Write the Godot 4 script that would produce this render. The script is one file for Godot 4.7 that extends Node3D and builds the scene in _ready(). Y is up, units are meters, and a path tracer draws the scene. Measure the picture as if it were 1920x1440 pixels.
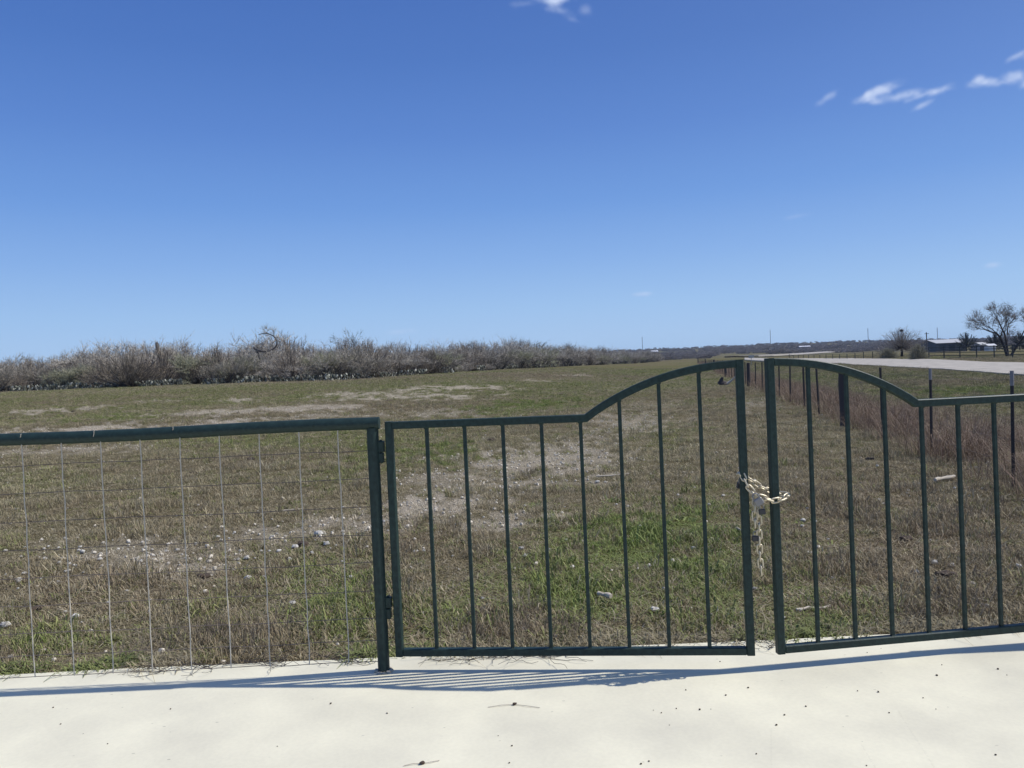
extends Node3D
# ---------------------------------------------------------------- camera constants
const F := 1444.0
const EYE := Vector3(0, 1.48, 0)
var B := Basis.from_euler(Vector3(deg_to_rad(-0.99), 0, deg_to_rad(-2.58)))
var counts := {}
var M := {}
var rng := RandomNumberGenerator.new()
var n1 := FastNoiseLite.new()
var n2 := FastNoiseLite.new()

# ---------------------------------------------------------------- mesh builder
class MB:
	var v := PackedVector3Array()
	var n := PackedVector3Array()
	var c := PackedColorArray()
	var i := PackedInt32Array()
	func tri(a: Vector3, b: Vector3, d: Vector3, col := Color.WHITE) -> void:
		var nn := (d - a).cross(b - a).normalized()
		var k := v.size()
		v.append(a); v.append(b); v.append(d)
		for q in 3:
			n.append(nn); c.append(Color(col.r, col.g, col.b)); i.append(k + q)
	func quad(a: Vector3, b: Vector3, d: Vector3, e: Vector3, col := Color.WHITE) -> void:
		tri(a, b, d, col); tri(a, d, e, col)
	func box(ctr: Vector3, s: Vector3, bas := Basis(), bev := 0.0, col := Color.WHITE) -> void:
		# box with chamfered edges
		var h := s * 0.5
		var bv := minf(bev, minf(h.x, minf(h.y, h.z)) * 0.49)
		var ax := [Vector3.RIGHT, Vector3.UP, Vector3.BACK]
		for k in 3:
			var u: Vector3 = ax[(k + 1) % 3]
			var w: Vector3 = ax[(k + 2) % 3]
			for sg in [-1.0, 1.0]:
				var o: Vector3 = ax[k] * h[k] * sg
				var uu := u * (h[(k + 1) % 3] - bv)
				var ww := w * (h[(k + 2) % 3] - bv)
				quad(ctr + bas * (o - uu - ww), ctr + bas * (o + uu - ww), ctr + bas * (o + uu + ww), ctr + bas * (o - uu + ww), col)
		if bv > 0.0:
			for k in 3:
				var u: int = (k + 1) % 3
				var w: int = (k + 2) % 3
				var l: Vector3 = ax[k] * (h[k] - bv)
				for su in [-1.0, 1.0]:
					for sw in [-1.0, 1.0]:
						var p1: Vector3 = ax[u] * h[u] * su + ax[w] * (h[w] - bv) * sw
						var p2: Vector3 = ax[u] * (h[u] - bv) * su + ax[w] * h[w] * sw
						quad(ctr + bas * (p1 - l), ctr + bas * (p1 + l), ctr + bas * (p2 + l), ctr + bas * (p2 - l), col)
			for sx in [-1.0, 1.0]:
				for sy in [-1.0, 1.0]:
					for sz in [-1.0, 1.0]:
						var q := Vector3(sx, sy, sz)
						tri(ctr + bas * (q * (h - Vector3(0, bv, bv))), ctr + bas * (q * (h - Vector3(bv, 0, bv))), ctr + bas * (q * (h - Vector3(bv, bv, 0))), col)
	func tube(p: PackedVector3Array, r: PackedFloat32Array, sides: int, col := Color.WHITE, caps := false, col2 = null) -> void:
		var k0 := v.size()
		var m := p.size()
		var ref := Vector3(0.31, 0.2, 0.93).normalized()
		for j in m:
			var t := (p[mini(j + 1, m - 1)] - p[maxi(j - 1, 0)]).normalized()
			var e1 := t.cross(ref)
			if e1.length() < 0.05:
				e1 = t.cross(Vector3.RIGHT)
			e1 = e1.normalized()
			var e2 := t.cross(e1).normalized()
			var cc := col
			if col2 != null:
				cc = col.lerp(col2, float(j) / maxf(1.0, m - 1))
			for s in sides:
				var an := TAU * s / sides
				var d := e1 * cos(an) + e2 * sin(an)
				v.append(p[j] + d * r[j]); n.append(d); c.append(Color(cc.r, cc.g, cc.b))
		for j in m - 1:
			for s in sides:
				var a := k0 + j * sides + s
				var b := k0 + j * sides + (s + 1) % sides
				i.append_array(PackedInt32Array([a, a + sides, b, b, a + sides, b + sides]))
		if caps:
			for e in [0, m - 1]:
				for s in sides:
					tri(p[e], v[k0 + e * sides + s], v[k0 + e * sides + (s + 1) % sides], col)
	func blob(ctr: Vector3, rad: Vector3, la: int, lo: int, bas: Basis, jit: float, rg: RandomNumberGenerator, col := Color.WHITE, flat := false) -> void:
		var pts := []
		for y in la + 1:
			var row := []
			for x in lo:
				var th := PI * y / la
				var ph := TAU * x / lo
				var d := Vector3(sin(th) * cos(ph), cos(th), sin(th) * sin(ph))
				var k := 1.0 + rg.randf_range(-jit, jit)
				if (y == 0 or y == la) and x > 0:
					row.append(row[0])
				else:
					row.append(ctr + bas * (d * rad * k))
			pts.append(row)
		if flat:
			for y in la:
				for x in lo:
					var x2 := (x + 1) % lo
					if y > 0: tri(pts[y][x], pts[y][x2], pts[y + 1][x2], col)
					if y < la - 1 or y == 0: tri(pts[y][x], pts[y + 1][x2], pts[y + 1][x], col)
		else:
			var k0 := v.size()
			for y in la + 1:
				for x in lo:
					v.append(pts[y][x]); c.append(Color(col.r, col.g, col.b))
					n.append((bas * ((bas.inverse() * (pts[y][x] - ctr)) / (rad * rad))).normalized())
			for y in la:
				for x in lo:
					var x2 := (x + 1) % lo
					var a := k0 + y * lo + x
					var b := k0 + y * lo + x2
					i.append_array(PackedInt32Array([a, a + lo, b, b, a + lo, b + lo]))
	func mesh() -> ArrayMesh:
		var a := []
		a.resize(Mesh.ARRAY_MAX)
		a[Mesh.ARRAY_VERTEX] = v; a[Mesh.ARRAY_NORMAL] = n; a[Mesh.ARRAY_COLOR] = c; a[Mesh.ARRAY_INDEX] = i
		var m := ArrayMesh.new()
		m.add_surface_from_arrays(Mesh.PRIMITIVE_TRIANGLES, a)
		return m

# ---------------------------------------------------------------- naming helpers
func numbered(s: String) -> String:
	var k: int = counts.get(s, 0)
	counts[s] = k + 1
	return s if k == 0 else "%s_%03d" % [s, k]

func tag(o: Node, label: String, category := "", group := "", kind := "") -> void:
	o.set_meta("label", label)
	if category: o.set_meta("category", category)
	if group: o.set_meta("group", group)
	if kind: o.set_meta("kind", kind)

func thing(called: String, at: Vector3, label: String, category: String, group := "", turn := 0.0) -> Node3D:
	var o := Node3D.new()
	o.name = numbered(called)
	add_child(o)
	o.position = at
	o.rotation.y = turn
	tag(o, label, category, group)
	return o

func part(called: String, mesh: Mesh, mat: Material, parent: Node, at := Vector3.ZERO) -> MeshInstance3D:
	var o := MeshInstance3D.new()
	o.name = called if parent != self else numbered(called)
	o.mesh = mesh
	o.material_override = mat
	o.position = at
	parent.add_child(o, true)
	return o

func mat(rgb: Color, rough := 0.9, vcol := false, metal := 0.0) -> StandardMaterial3D:
	# rgb in linear values
	var m := StandardMaterial3D.new()
	m.albedo_color = rgb.linear_to_srgb()
	m.roughness = rough
	m.metallic = metal
	m.vertex_color_use_as_albedo = vcol
	return m

func noise_tex(freq: float, lo: float, hi: float, sd: int, size := 512, oct := 5) -> NoiseTexture2D:
	var t := NoiseTexture2D.new()
	t.width = size; t.height = size; t.seamless = true
	var f := FastNoiseLite.new()
	f.noise_type = FastNoiseLite.TYPE_SIMPLEX_SMOOTH
	f.frequency = freq; f.seed = sd; f.fractal_octaves = oct
	t.noise = f
	var g := Gradient.new()
	g.set_color(0, Color(lo, lo, lo)); g.set_color(1, Color(hi, hi, hi))
	t.color_ramp = g
	return t

# ---------------------------------------------------------------- geometry of view and land
func ray(px: float, py: float) -> Vector3:
	var r := B * Vector3((px - 960.0) / F, (720.0 - py) / F, -1.0)
	return r / -r.z

func at(px: float, py: float, d: float) -> Vector3:
	return EYE + ray(px, py) * d

var ca := PackedFloat32Array()
var cd := PackedFloat32Array()
var ch := PackedFloat32Array()
var ra := PackedFloat32Array()
var rh := PackedFloat32Array()
const RIDGE := 1700.0

func setup_land() -> void:
	for q in [[-300, 752, 95], [0, 735, 85], [300, 723, 78], [650, 712, 75], [800, 702, 88], [900, 695, 103], [1000, 690, 125], [1100, 685, 160], [1200, 681, 230], [1300, 673, 400], [1400, 669, 420], [1540, 667, 330], [1650, 664, 250], [1740, 661, 210], [1920, 657, 190], [2300, 640, 190]]:
		var r := ray(q[0], q[1])
		ca.append(r.x); cd.append(q[2]); ch.append(EYE.y + r.y * q[2])
	for q in [[-400, 730], [600, 688], [1000, 667], [1200, 658], [1250, 656], [1450, 646], [1650, 641], [1800, 637], [1920, 633], [2400, 610]]:
		var r := ray(q[0], q[1])
		ra.append(r.x); rh.append(EYE.y + r.y * RIDGE)

func lookup(xs: PackedFloat32Array, ys: PackedFloat32Array, x: float) -> float:
	if x <= xs[0]: return ys[0]
	for k in range(1, xs.size()):
		if x < xs[k]:
			var t := (x - xs[k - 1]) / (xs[k] - xs[k - 1])
			t = t * t * (3.0 - 2.0 * t) * 0.4 + t * 0.6
			return lerpf(ys[k - 1], ys[k], t)
	return ys[ys.size() - 1]

func road_off(x: float, d: float) -> float:
	return x - (15.2 + 0.28 * d)      # 0 .. 9.6 on the road

func ground(x: float, d: float) -> float:
	var h := 0.0
	if d < 4.02 and absf(x) < 8.9 and d > -8.9:
		return -0.26
	if d > 6.0:
		var a := x / d
		var dc := lookup(ca, cd, a)
		var hc := lookup(ca, ch, a)
		if d < dc:
			var t := (d - 6.0) / (dc - 6.0)
			h = hc * (0.35 * t + 0.65 * t * t * (3.0 - 2.0 * t))
		else:
			var t := clampf((d - dc) / (RIDGE - dc), 0.0, 1.0)
			h = lerpf(hc, lookup(ra, rh, a), t * t * (1.6 - 0.6 * t))
			h += n2.get_noise_2d(x * 0.25, d * 0.25) * 5.0 * minf(1.0, (d - dc) / 500.0)
	h -= 0.03
	var k := clampf((d - 4.3) / 3.0, 0.0, 1.0)
	h += n1.get_noise_2d(x * 6.0, d * 6.0) * 0.022 * k
	h += n1.get_noise_2d(x * 0.9 + 50.0, d * 0.9) * 0.09 * clampf((d - 7.0) / 20.0, 0.0, 1.0)
	var ro := road_off(x, d)
	if d < 200.0 and ro > 0.0 and ro < 9.6:
		h -= 0.25 * clampf(minf(ro, 9.6 - ro) / 0.8, 0.0, 1.0)
	return h

func hit(px: float, py: float) -> float:
	# depth at which the line of sight meets the land
	var r := ray(px, py)
	var d := 4.1
	var prev := d
	while d < 3000.0:
		if EYE.y + r.y * d < ground(r.x * d, d):
			var lo := prev
			var hi := d
			for k in 12:
				var m := (lo + hi) * 0.5
				if EYE.y + r.y * m < ground(r.x * m, m): hi = m
				else: lo = m
			return hi
		prev = d
		d *= 1.02
	return 3000.0

func spot(px: float, py: float) -> Vector3:
	var d := hit(px, py)
	var x := ray(px, py).x * d
	return Vector3(x, ground(x, d), -d)

func ground_pt(x: float, d: float) -> Vector3:
	return Vector3(x, ground(x, d), -d)

# ---------------------------------------------------------------- cover maps on a fan grid (bearing, log depth)
const NA := 420
const NV := 330
const A0 := -1.0
const A1 := 1.05
const D0 := 4.05
const D1 := 3600.0
var bare := PackedFloat32Array()
var green := PackedFloat32Array()
var brown := PackedFloat32Array()

func a_of(k: int) -> float: return A0 + (A1 - A0) * k / (NA - 1.0)
func d_of(k: int) -> float: return D0 * pow(D1 / D0, k / (NV - 1.0))
func k_of_a(a: float) -> float: return (a - A0) / (A1 - A0) * (NA - 1.0)
func k_of_d(d: float) -> float: return log(d / D0) / log(D1 / D0) * (NV - 1.0)

func splat(arr: PackedFloat32Array, px: float, py: float, rx: float, ry: float, amount: float, rough := 0.8) -> void:
	var da := hit(px, py + ry)
	var db := hit(px, py - ry)
	var la := k_of_d(da)
	var lb := k_of_d(db)
	var lm := (la + lb) * 0.5
	var lr := maxf((lb - la) * 0.5, 0.6)
	var am := k_of_a(ray(px, py).x)
	var ar := rx / F / (A1 - A0) * (NA - 1.0)
	var dm := hit(px, py)
	var fq := 14.0 / maxf(0.8, rx / F * dm)
	for y in range(maxi(0, int(lm - lr * 1.7)), mini(NV - 1, int(lm + lr * 1.7)) + 1):
		var d := d_of(y)
		for x in range(maxi(0, int(am - ar * 1.6)), mini(NA - 1, int(am + ar * 1.6)) + 1):
			var w := a_of(x) * d
			var q := Vector2((x - am) / ar, (y - lm) / lr).length()
			q += rough * n1.get_noise_2d(w * fq + px, d * fq * 0.6 + py) + 0.5 * rough * n1.get_noise_2d(w * fq * 4.0, d * fq * 2.5) + 1.5 * n1.get_noise_2d(w / d * 420.0 + px, log(d) * 170.0)
			var s := clampf((1.15 - q) / 0.7, 0.0, 1.0)
			var k := y * NA + x
			arr[k] = maxf(arr[k], s * amount)

func cover() -> void:
	bare.resize(NA * NV); green.resize(NA * NV); brown.resize(NA * NV)
	for y in NV:
		var d := d_of(y)
		for x in NA:
			var w := a_of(x) * d
			var g := 0.31 + 0.6 * n2.get_noise_2d(w * 1.2, d * 1.2) + 0.5 * n1.get_noise_2d(w * 2.2, d * 2.2 + 90.0) * clampf(40.0 / d, 0.25, 1.0)
			green[y * NA + x] = clampf(g, 0.0, 0.62)
			brown[y * NA + x] = clampf(0.25 + 0.9 * n2.get_noise_2d(w * 1.7 + 300.0, d * 1.7), 0.0, 0.7)
	var bb := bare
	for q in [[210, 801, 235, 6, 0.85], [120, 846, 120, 8, 0.5], [500, 768, 170, 4, 0.7], [430, 772, 90, 4, 0.75], [850, 727, 90, 4, 0.85], [760, 745, 130, 5, 0.8], [700, 738, 80, 3, 0.7], [630, 741, 45, 4, 0.7], [620, 764, 60, 6, 0.75], [80, 772, 80, 4, 0.7], [185, 763, 36, 3, 0.6], [450, 750, 36, 3, 0.7], [300, 752, 60, 2, 0.4], [1000, 713, 26, 3, 0.5], [1080, 704, 28, 2, 0.6], [1180, 729, 30, 3, 0.35], [600, 782, 90, 4, 0.5], [830, 775, 80, 6, 0.4],
		[985, 868, 125, 28, 0.7], [1080, 862, 90, 30, 0.6], [830, 948, 95, 20, 0.8], [740, 975, 80, 16, 0.6], [960, 980, 85, 15, 0.6], [900, 915, 110, 22, 0.4], [1180, 795, 80, 20, 0.5], [800, 900, 90, 12, 0.45], [300, 1030, 300, 28, 0.3], [330, 1065, 90, 16, 0.6], [650, 985, 80, 16, 0.6], [250, 1045, 120, 12, 0.5], [520, 1000, 90, 12, 0.5], [1420, 760, 40, 10, 0.3], [1230, 760, 60, 10, 0.25]]:
		splat(bb, q[0], q[1], q[2], q[3], q[4], 1.0)
	bare = bb
	var gg := green
	for q in [[990, 760, 110, 9, 0.95], [930, 775, 90, 10, 0.75], [1090, 750, 60, 9, 0.7], [1210, 1010, 190, 60, 1.0], [1080, 1060, 160, 50, 0.8], [1320, 1070, 90, 80, 0.8], [820, 850, 90, 26, 0.8], [690, 850, 60, 36, 0.7], [620, 900, 70, 22, 0.5], [210, 783, 160, 8, 0.75], [120, 1210, 130, 30, 0.75], [640, 1170, 90, 60, 0.7], [810, 1175, 70, 50, 0.8], [1300, 1165, 130, 34, 0.8], [1580, 1175, 110, 26, 0.75], [1520, 1110, 60, 50, 0.6], [940, 1090, 120, 30, 0.6], [1250, 815, 60, 26, 0.5], [1250, 700, 120, 14, 0.65], [1150, 700, 80, 10, 0.55], [1600, 735, 120, 10, 0.5], [1800, 735, 200, 9, 0.9], [1650, 715, 80, 6, 0.55], [1900, 745, 80, 10, 0.7], [1900, 1170, 60, 20, 0.6], [1100, 1120, 290, 55, 0.85], [650, 1130, 110, 80, 0.8], [570, 1070, 130, 50, 0.62], [1500, 1150, 140, 45, 0.75], [1330, 930, 90, 30, 0.5], [520, 830, 200, 20, 0.6], [1700, 905, 40, 14, 0.4], [540, 1010, 60, 30, 0.4]]:
		splat(gg, q[0], q[1], q[2], q[3], q[4], 0.7)
	green = gg
	var rr := brown
	for q in [[300, 1100, 260, 45, 0.85], [980, 1170, 130, 36, 0.95], [500, 1200, 90, 40, 0.9], [1720, 1030, 230, 120, 0.95], [1600, 950, 120, 60, 0.85], [250, 960, 260, 40, 0.6], [150, 1110, 160, 50, 0.8], [1490, 960, 80, 60, 0.7], [800, 1010, 110, 40, 0.8], [1000, 930, 120, 30, 0.5], [420, 870, 240, 30, 0.6], [700, 760, 160, 12, 0.6], [1450, 850, 90, 40, 0.5], [1800, 1150, 80, 40, 0.8]]:
		splat(rr, q[0], q[1], q[2], q[3], q[4], 0.7)
	brown = rr
	for k in NA * NV:      # green patches win over brown and bare over both
		if green[k] > 0.62: brown[k] *= 1.0 - (green[k] - 0.62) * 2.2
		if brown[k] > 0.7: green[k] *= 0.5

# ---------------------------------------------------------------- trees
func branch(mb: MB, rg: RandomNumberGenerator, p: Vector3, dir: Vector3, ln: float, r: float, lv: int, o: Dictionary) -> void:
	var seg := 4 if lv > 0 else 2
	var pts := PackedVector3Array([p])
	var rr := PackedFloat32Array([r])
	var d := dir
	var tops := []
	for s in seg:
		d = (d + Vector3(rg.randf_range(-1, 1), rg.randf_range(-0.7, 0.7) + o.up, rg.randf_range(-1, 1)) * o.wob).normalized()
		p += d * ln / seg
		pts.append(p)
		rr.append(r * (1.0 - 0.5 * (s + 1) / seg))
		tops.append([p, d])
	var sh := rg.randf_range(0.75, 1.2)
	var col: Color = o.col * sh
	mb.tube(pts, rr, 5 if r > 0.05 else 3, col)
	if lv <= 0:
		for k in o.twigs:
			var t: Array = tops[rg.randi() % tops.size()]
			var td: Vector3 = (t[1] + Vector3(rg.randf_range(-1, 1), rg.randf_range(-0.6, 1.0), rg.randf_range(-1, 1)) * 0.9).normalized()
			var side: Vector3 = td.cross(Vector3(rg.randf_range(-1, 1), rg.randf_range(-1, 1), rg.randf_range(-1, 1))).normalized() * o.tw
			var b: Vector3 = t[0] - t[1] * rg.randf_range(0.0, ln / seg)
			var tl: float = o.tl * rg.randf_range(0.5, 1.3)
			var cc: Color = o.tcol * rg.randf_range(0.7, 1.25)
			var mid := b + td * tl * 0.55 + Vector3(rg.randf_range(-1, 1), rg.randf_range(-1, 1), rg.randf_range(-1, 1)) * tl * 0.08
			mb.tri(b - side, b + side, mid, cc)
			mb.tri(mid - side * 0.6, mid + side * 0.6, b + td * tl, cc)
		return
	for k in rg.randi_range(o.kids[0], o.kids[1]):
		var t: Array = tops[maxi(0, seg - 1 - (rg.randi() % 3))] if k > 0 else tops[seg - 1]
		var nd: Vector3 = (t[1] + Vector3(rg.randf_range(-1, 1), rg.randf_range(-0.5, 0.6), rg.randf_range(-1, 1)).normalized() * o.spread).normalized()
		branch(mb, rg, t[0], nd, ln * rg.randf_range(o.shrink[0], o.shrink[1]), rr[seg] * rg.randf_range(0.75, 0.95), lv - 1, o)

func bush_mesh(sd: int, stems: int, hgt: float, lv: int, o: Dictionary) -> ArrayMesh:
	var rg := RandomNumberGenerator.new()
	rg.seed = sd
	var mb := MB.new()
	for k in stems:
		var an := TAU * (k + rg.randf_range(-0.3, 0.3)) / stems
		var lean := rg.randf_range(o.lean[0], o.lean[1])
		branch(mb, rg, Vector3(cos(an), 0, sin(an)) * 0.12 * hgt / 4.0 - Vector3(0, 0.15, 0), Vector3(cos(an) * lean, 1, sin(an) * lean).normalized(), hgt * rg.randf_range(0.3, 0.42), o.r * rg.randf_range(0.6, 1.1), lv, o)
	return mb.mesh()

func dome(mb: MB, rg: RandomNumberGenerator, c: Vector3, rx: float, ry: float, rays: int, r0: float, minel: float, per: int, tw: float, tl: float, wood: Color, twig: Color) -> void:
	# limbs fanning out from one point to a rounded outline, with fine twigs along their outer part
	for k in rays:
		var az := TAU * (k * 0.618 + rg.randf_range(-0.1, 0.1))
		var el := lerpf(minel, PI / 2, pow(rg.randf(), 1.1))
		var dir := Vector3(cos(az) * cos(el) * rx, sin(el) * ry, sin(az) * cos(el) * rx) * rg.randf_range(0.82, 1.0)
		var pts := PackedVector3Array()
		var rr := PackedFloat32Array()
		for j in 6:
			var t := j / 5.0
			var wv := Vector3(rg.randf_range(-1, 1), rg.randf_range(-1, 1), rg.randf_range(-1, 1)) * dir.length() * 0.035
			pts.append(c + dir * t + (wv if j > 0 else Vector3.ZERO) - Vector3(0, 1, 0) * sin(t * PI) * ry * 0.05)
			rr.append(r0 * (1.0 - 0.85 * t) + 0.004)
		mb.tube(pts, rr, 4, wood * rg.randf_range(0.8, 1.2))
		for j in per:
			var t := rg.randf_range(0.3, 1.0)
			var b := pts[int(t * 4.99)].lerp(pts[mini(5, int(t * 4.99) + 1)], fmod(t * 4.99, 1.0))
			var td := (dir.normalized() + Vector3(rg.randf_range(-1, 1), rg.randf_range(-0.6, 0.9), rg.randf_range(-1, 1)) * 0.8).normalized()
			var side := td.cross(Vector3(rg.randf_range(-1, 1), rg.randf_range(-1, 1), rg.randf_range(-1, 1))).normalized() * tw
			var ln := tl * rg.randf_range(0.5, 1.3)
			var cc := twig * rg.randf_range(0.65, 1.3)
			var mid := b + td * ln * 0.5 + Vector3(rg.randf_range(-1, 1), rg.randf_range(-0.5, 1), rg.randf_range(-1, 1)) * ln * 0.1
			mb.tri(b - side, b + side, mid, cc)
			mb.tri(mid - side * 0.6, mid + side * 0.6, b + td * ln, cc)
			for e in 2:
				var t2 := (td + Vector3(rg.randf_range(-1, 1), rg.randf_range(-0.5, 0.8), rg.randf_range(-1, 1)) * 0.8).normalized()
				mb.tri(mid - side * 0.5, mid + side * 0.5, mid + t2 * ln * 0.6, cc)

# ---------------------------------------------------------------- sweep of a square tube along a polyline in the xy plane
func sweep(pts: PackedVector2Array, w: float, t: float) -> ArrayMesh:
	var mb := MB.new()
	var m := pts.size()
	var bv := 0.004
	var prof := [Vector2(-w / 2 + bv, -t / 2), Vector2(w / 2 - bv, -t / 2), Vector2(w / 2, -t / 2 + bv), Vector2(w / 2, t / 2 - bv), Vector2(w / 2 - bv, t / 2), Vector2(-w / 2 + bv, t / 2), Vector2(-w / 2, t / 2 - bv), Vector2(-w / 2, -t / 2 + bv)]
	var rings := []
	for j in m:
		var d0 := (pts[j] - pts[maxi(j - 1, 0)]).normalized()
		var d1 := (pts[mini(j + 1, m - 1)] - pts[j]).normalized()
		if j == 0: d0 = d1
		if j == m - 1: d1 = d0
		var nn := ((d0 + d1) * 0.5).orthogonal()
		nn = nn / nn.length_squared()
		var ring := []
		for q in prof:
			var e: Vector2 = pts[j] + nn * q.x
			ring.append(Vector3(e.x, e.y, q.y))
		rings.append(ring)
	for j in m - 1:
		for s in 8:
			mb.quad(rings[j][s], rings[j][(s + 1) % 8], rings[j + 1][(s + 1) % 8], rings[j + 1][s])
	for e in [0, m - 1]:
		for s in range(1, 7):
			mb.tri(rings[e][0], rings[e][s], rings[e][s + 1])
	return mb.mesh()

func box_mesh(s: Vector3, bev := 0.004) -> ArrayMesh:
	var mb := MB.new()
	mb.box(Vector3.ZERO, s, Basis(), bev)
	return mb.mesh()

func pipe_mesh(a: Vector3, b: Vector3, r: float, sides := 16, caps := true) -> ArrayMesh:
	var mb := MB.new()
	mb.tube(PackedVector3Array([a, b]), PackedFloat32Array([r, r]), sides, Color.WHITE, caps)
	return mb.mesh()

# ---------------------------------------------------------------- main
func _ready() -> void:
	rng.seed = 7
	n1.seed = 3; n1.frequency = 0.1; n1.fractal_octaves = 3
	n2.seed = 11; n2.frequency = 0.02; n2.fractal_octaves = 4
	# camera
	var cam := Camera3D.new()
	cam.name = "camera"
	cam.fov = rad_to_deg(2.0 * atan(720.0 / F))
	cam.near = 0.05
	cam.far = 20000.0
	cam.transform = Transform3D(B, EYE)
	add_child(cam)
	# sky, exposure
	var env := Environment.new()
	env.background_mode = Environment.BG_SKY
	env.sky = Sky.new()
	var pano := PanoramaSkyMaterial.new()
	pano.panorama = sky_image()
	env.sky.sky_material = pano
	env.tonemap_mode = Environment.TONE_MAPPER_LINEAR
	env.tonemap_exposure = 1.0
	env.sdfgi_enabled = true
	env.ssao_enabled = true
	env.ssil_enabled = true
	env.fog_enabled = true
	env.fog_density = 0.00012
	env.fog_light_color = Color(0.78, 0.86, 0.97)
	var we := WorldEnvironment.new()
	we.name = "world_environment"
	we.environment = env
	add_child(we)
	# sun: high, from the right and slightly from behind the gate
	var sun := DirectionalLight3D.new()
	sun.name = "sun"
	sun.light_energy = 1.35
	sun.light_color = Color(1.0, 0.985, 0.96)
	sun.light_angular_distance = 0.53
	sun.shadow_enabled = true
	add_child(sun)
	sun.look_at_from_position(Vector3.ZERO, Vector3(-0.85, -1.0, 0.065), Vector3.UP)

	setup_land()
	cover()
	materials()
	land()
	roads()
	far_country()
	brush()
	across_road()
	apron()
	gates()
	field_fence()
	field_things()
	grasses()

# ---------------------------------------------------------------- sky
func sky_color(el: float) -> Color:
	var k := [[0.0, 180, 211, 243], [2.0, 173, 205, 241], [4.5, 160, 197, 239], [8.0, 137, 178, 233], [12.0, 112, 157, 223], [17.0, 93, 136, 208], [22.0, 79, 121, 194], [26.0, 72, 113, 187], [40.0, 66, 106, 178], [65.0, 64, 102, 172], [90.0, 63, 101, 170]]
	if el <= 0.0: return Color8(150, 165, 175).srgb_to_linear()
	for j in range(1, k.size()):
		if el <= k[j][0]:
			var t: float = (el - k[j - 1][0]) / (k[j][0] - k[j - 1][0])
			var a := Color8(k[j - 1][1], k[j - 1][2], k[j - 1][3]).srgb_to_linear()
			return a.lerp(Color8(k[j][1], k[j][2], k[j][3]).srgb_to_linear(), t)
	return Color8(50, 92, 164).srgb_to_linear()

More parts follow.
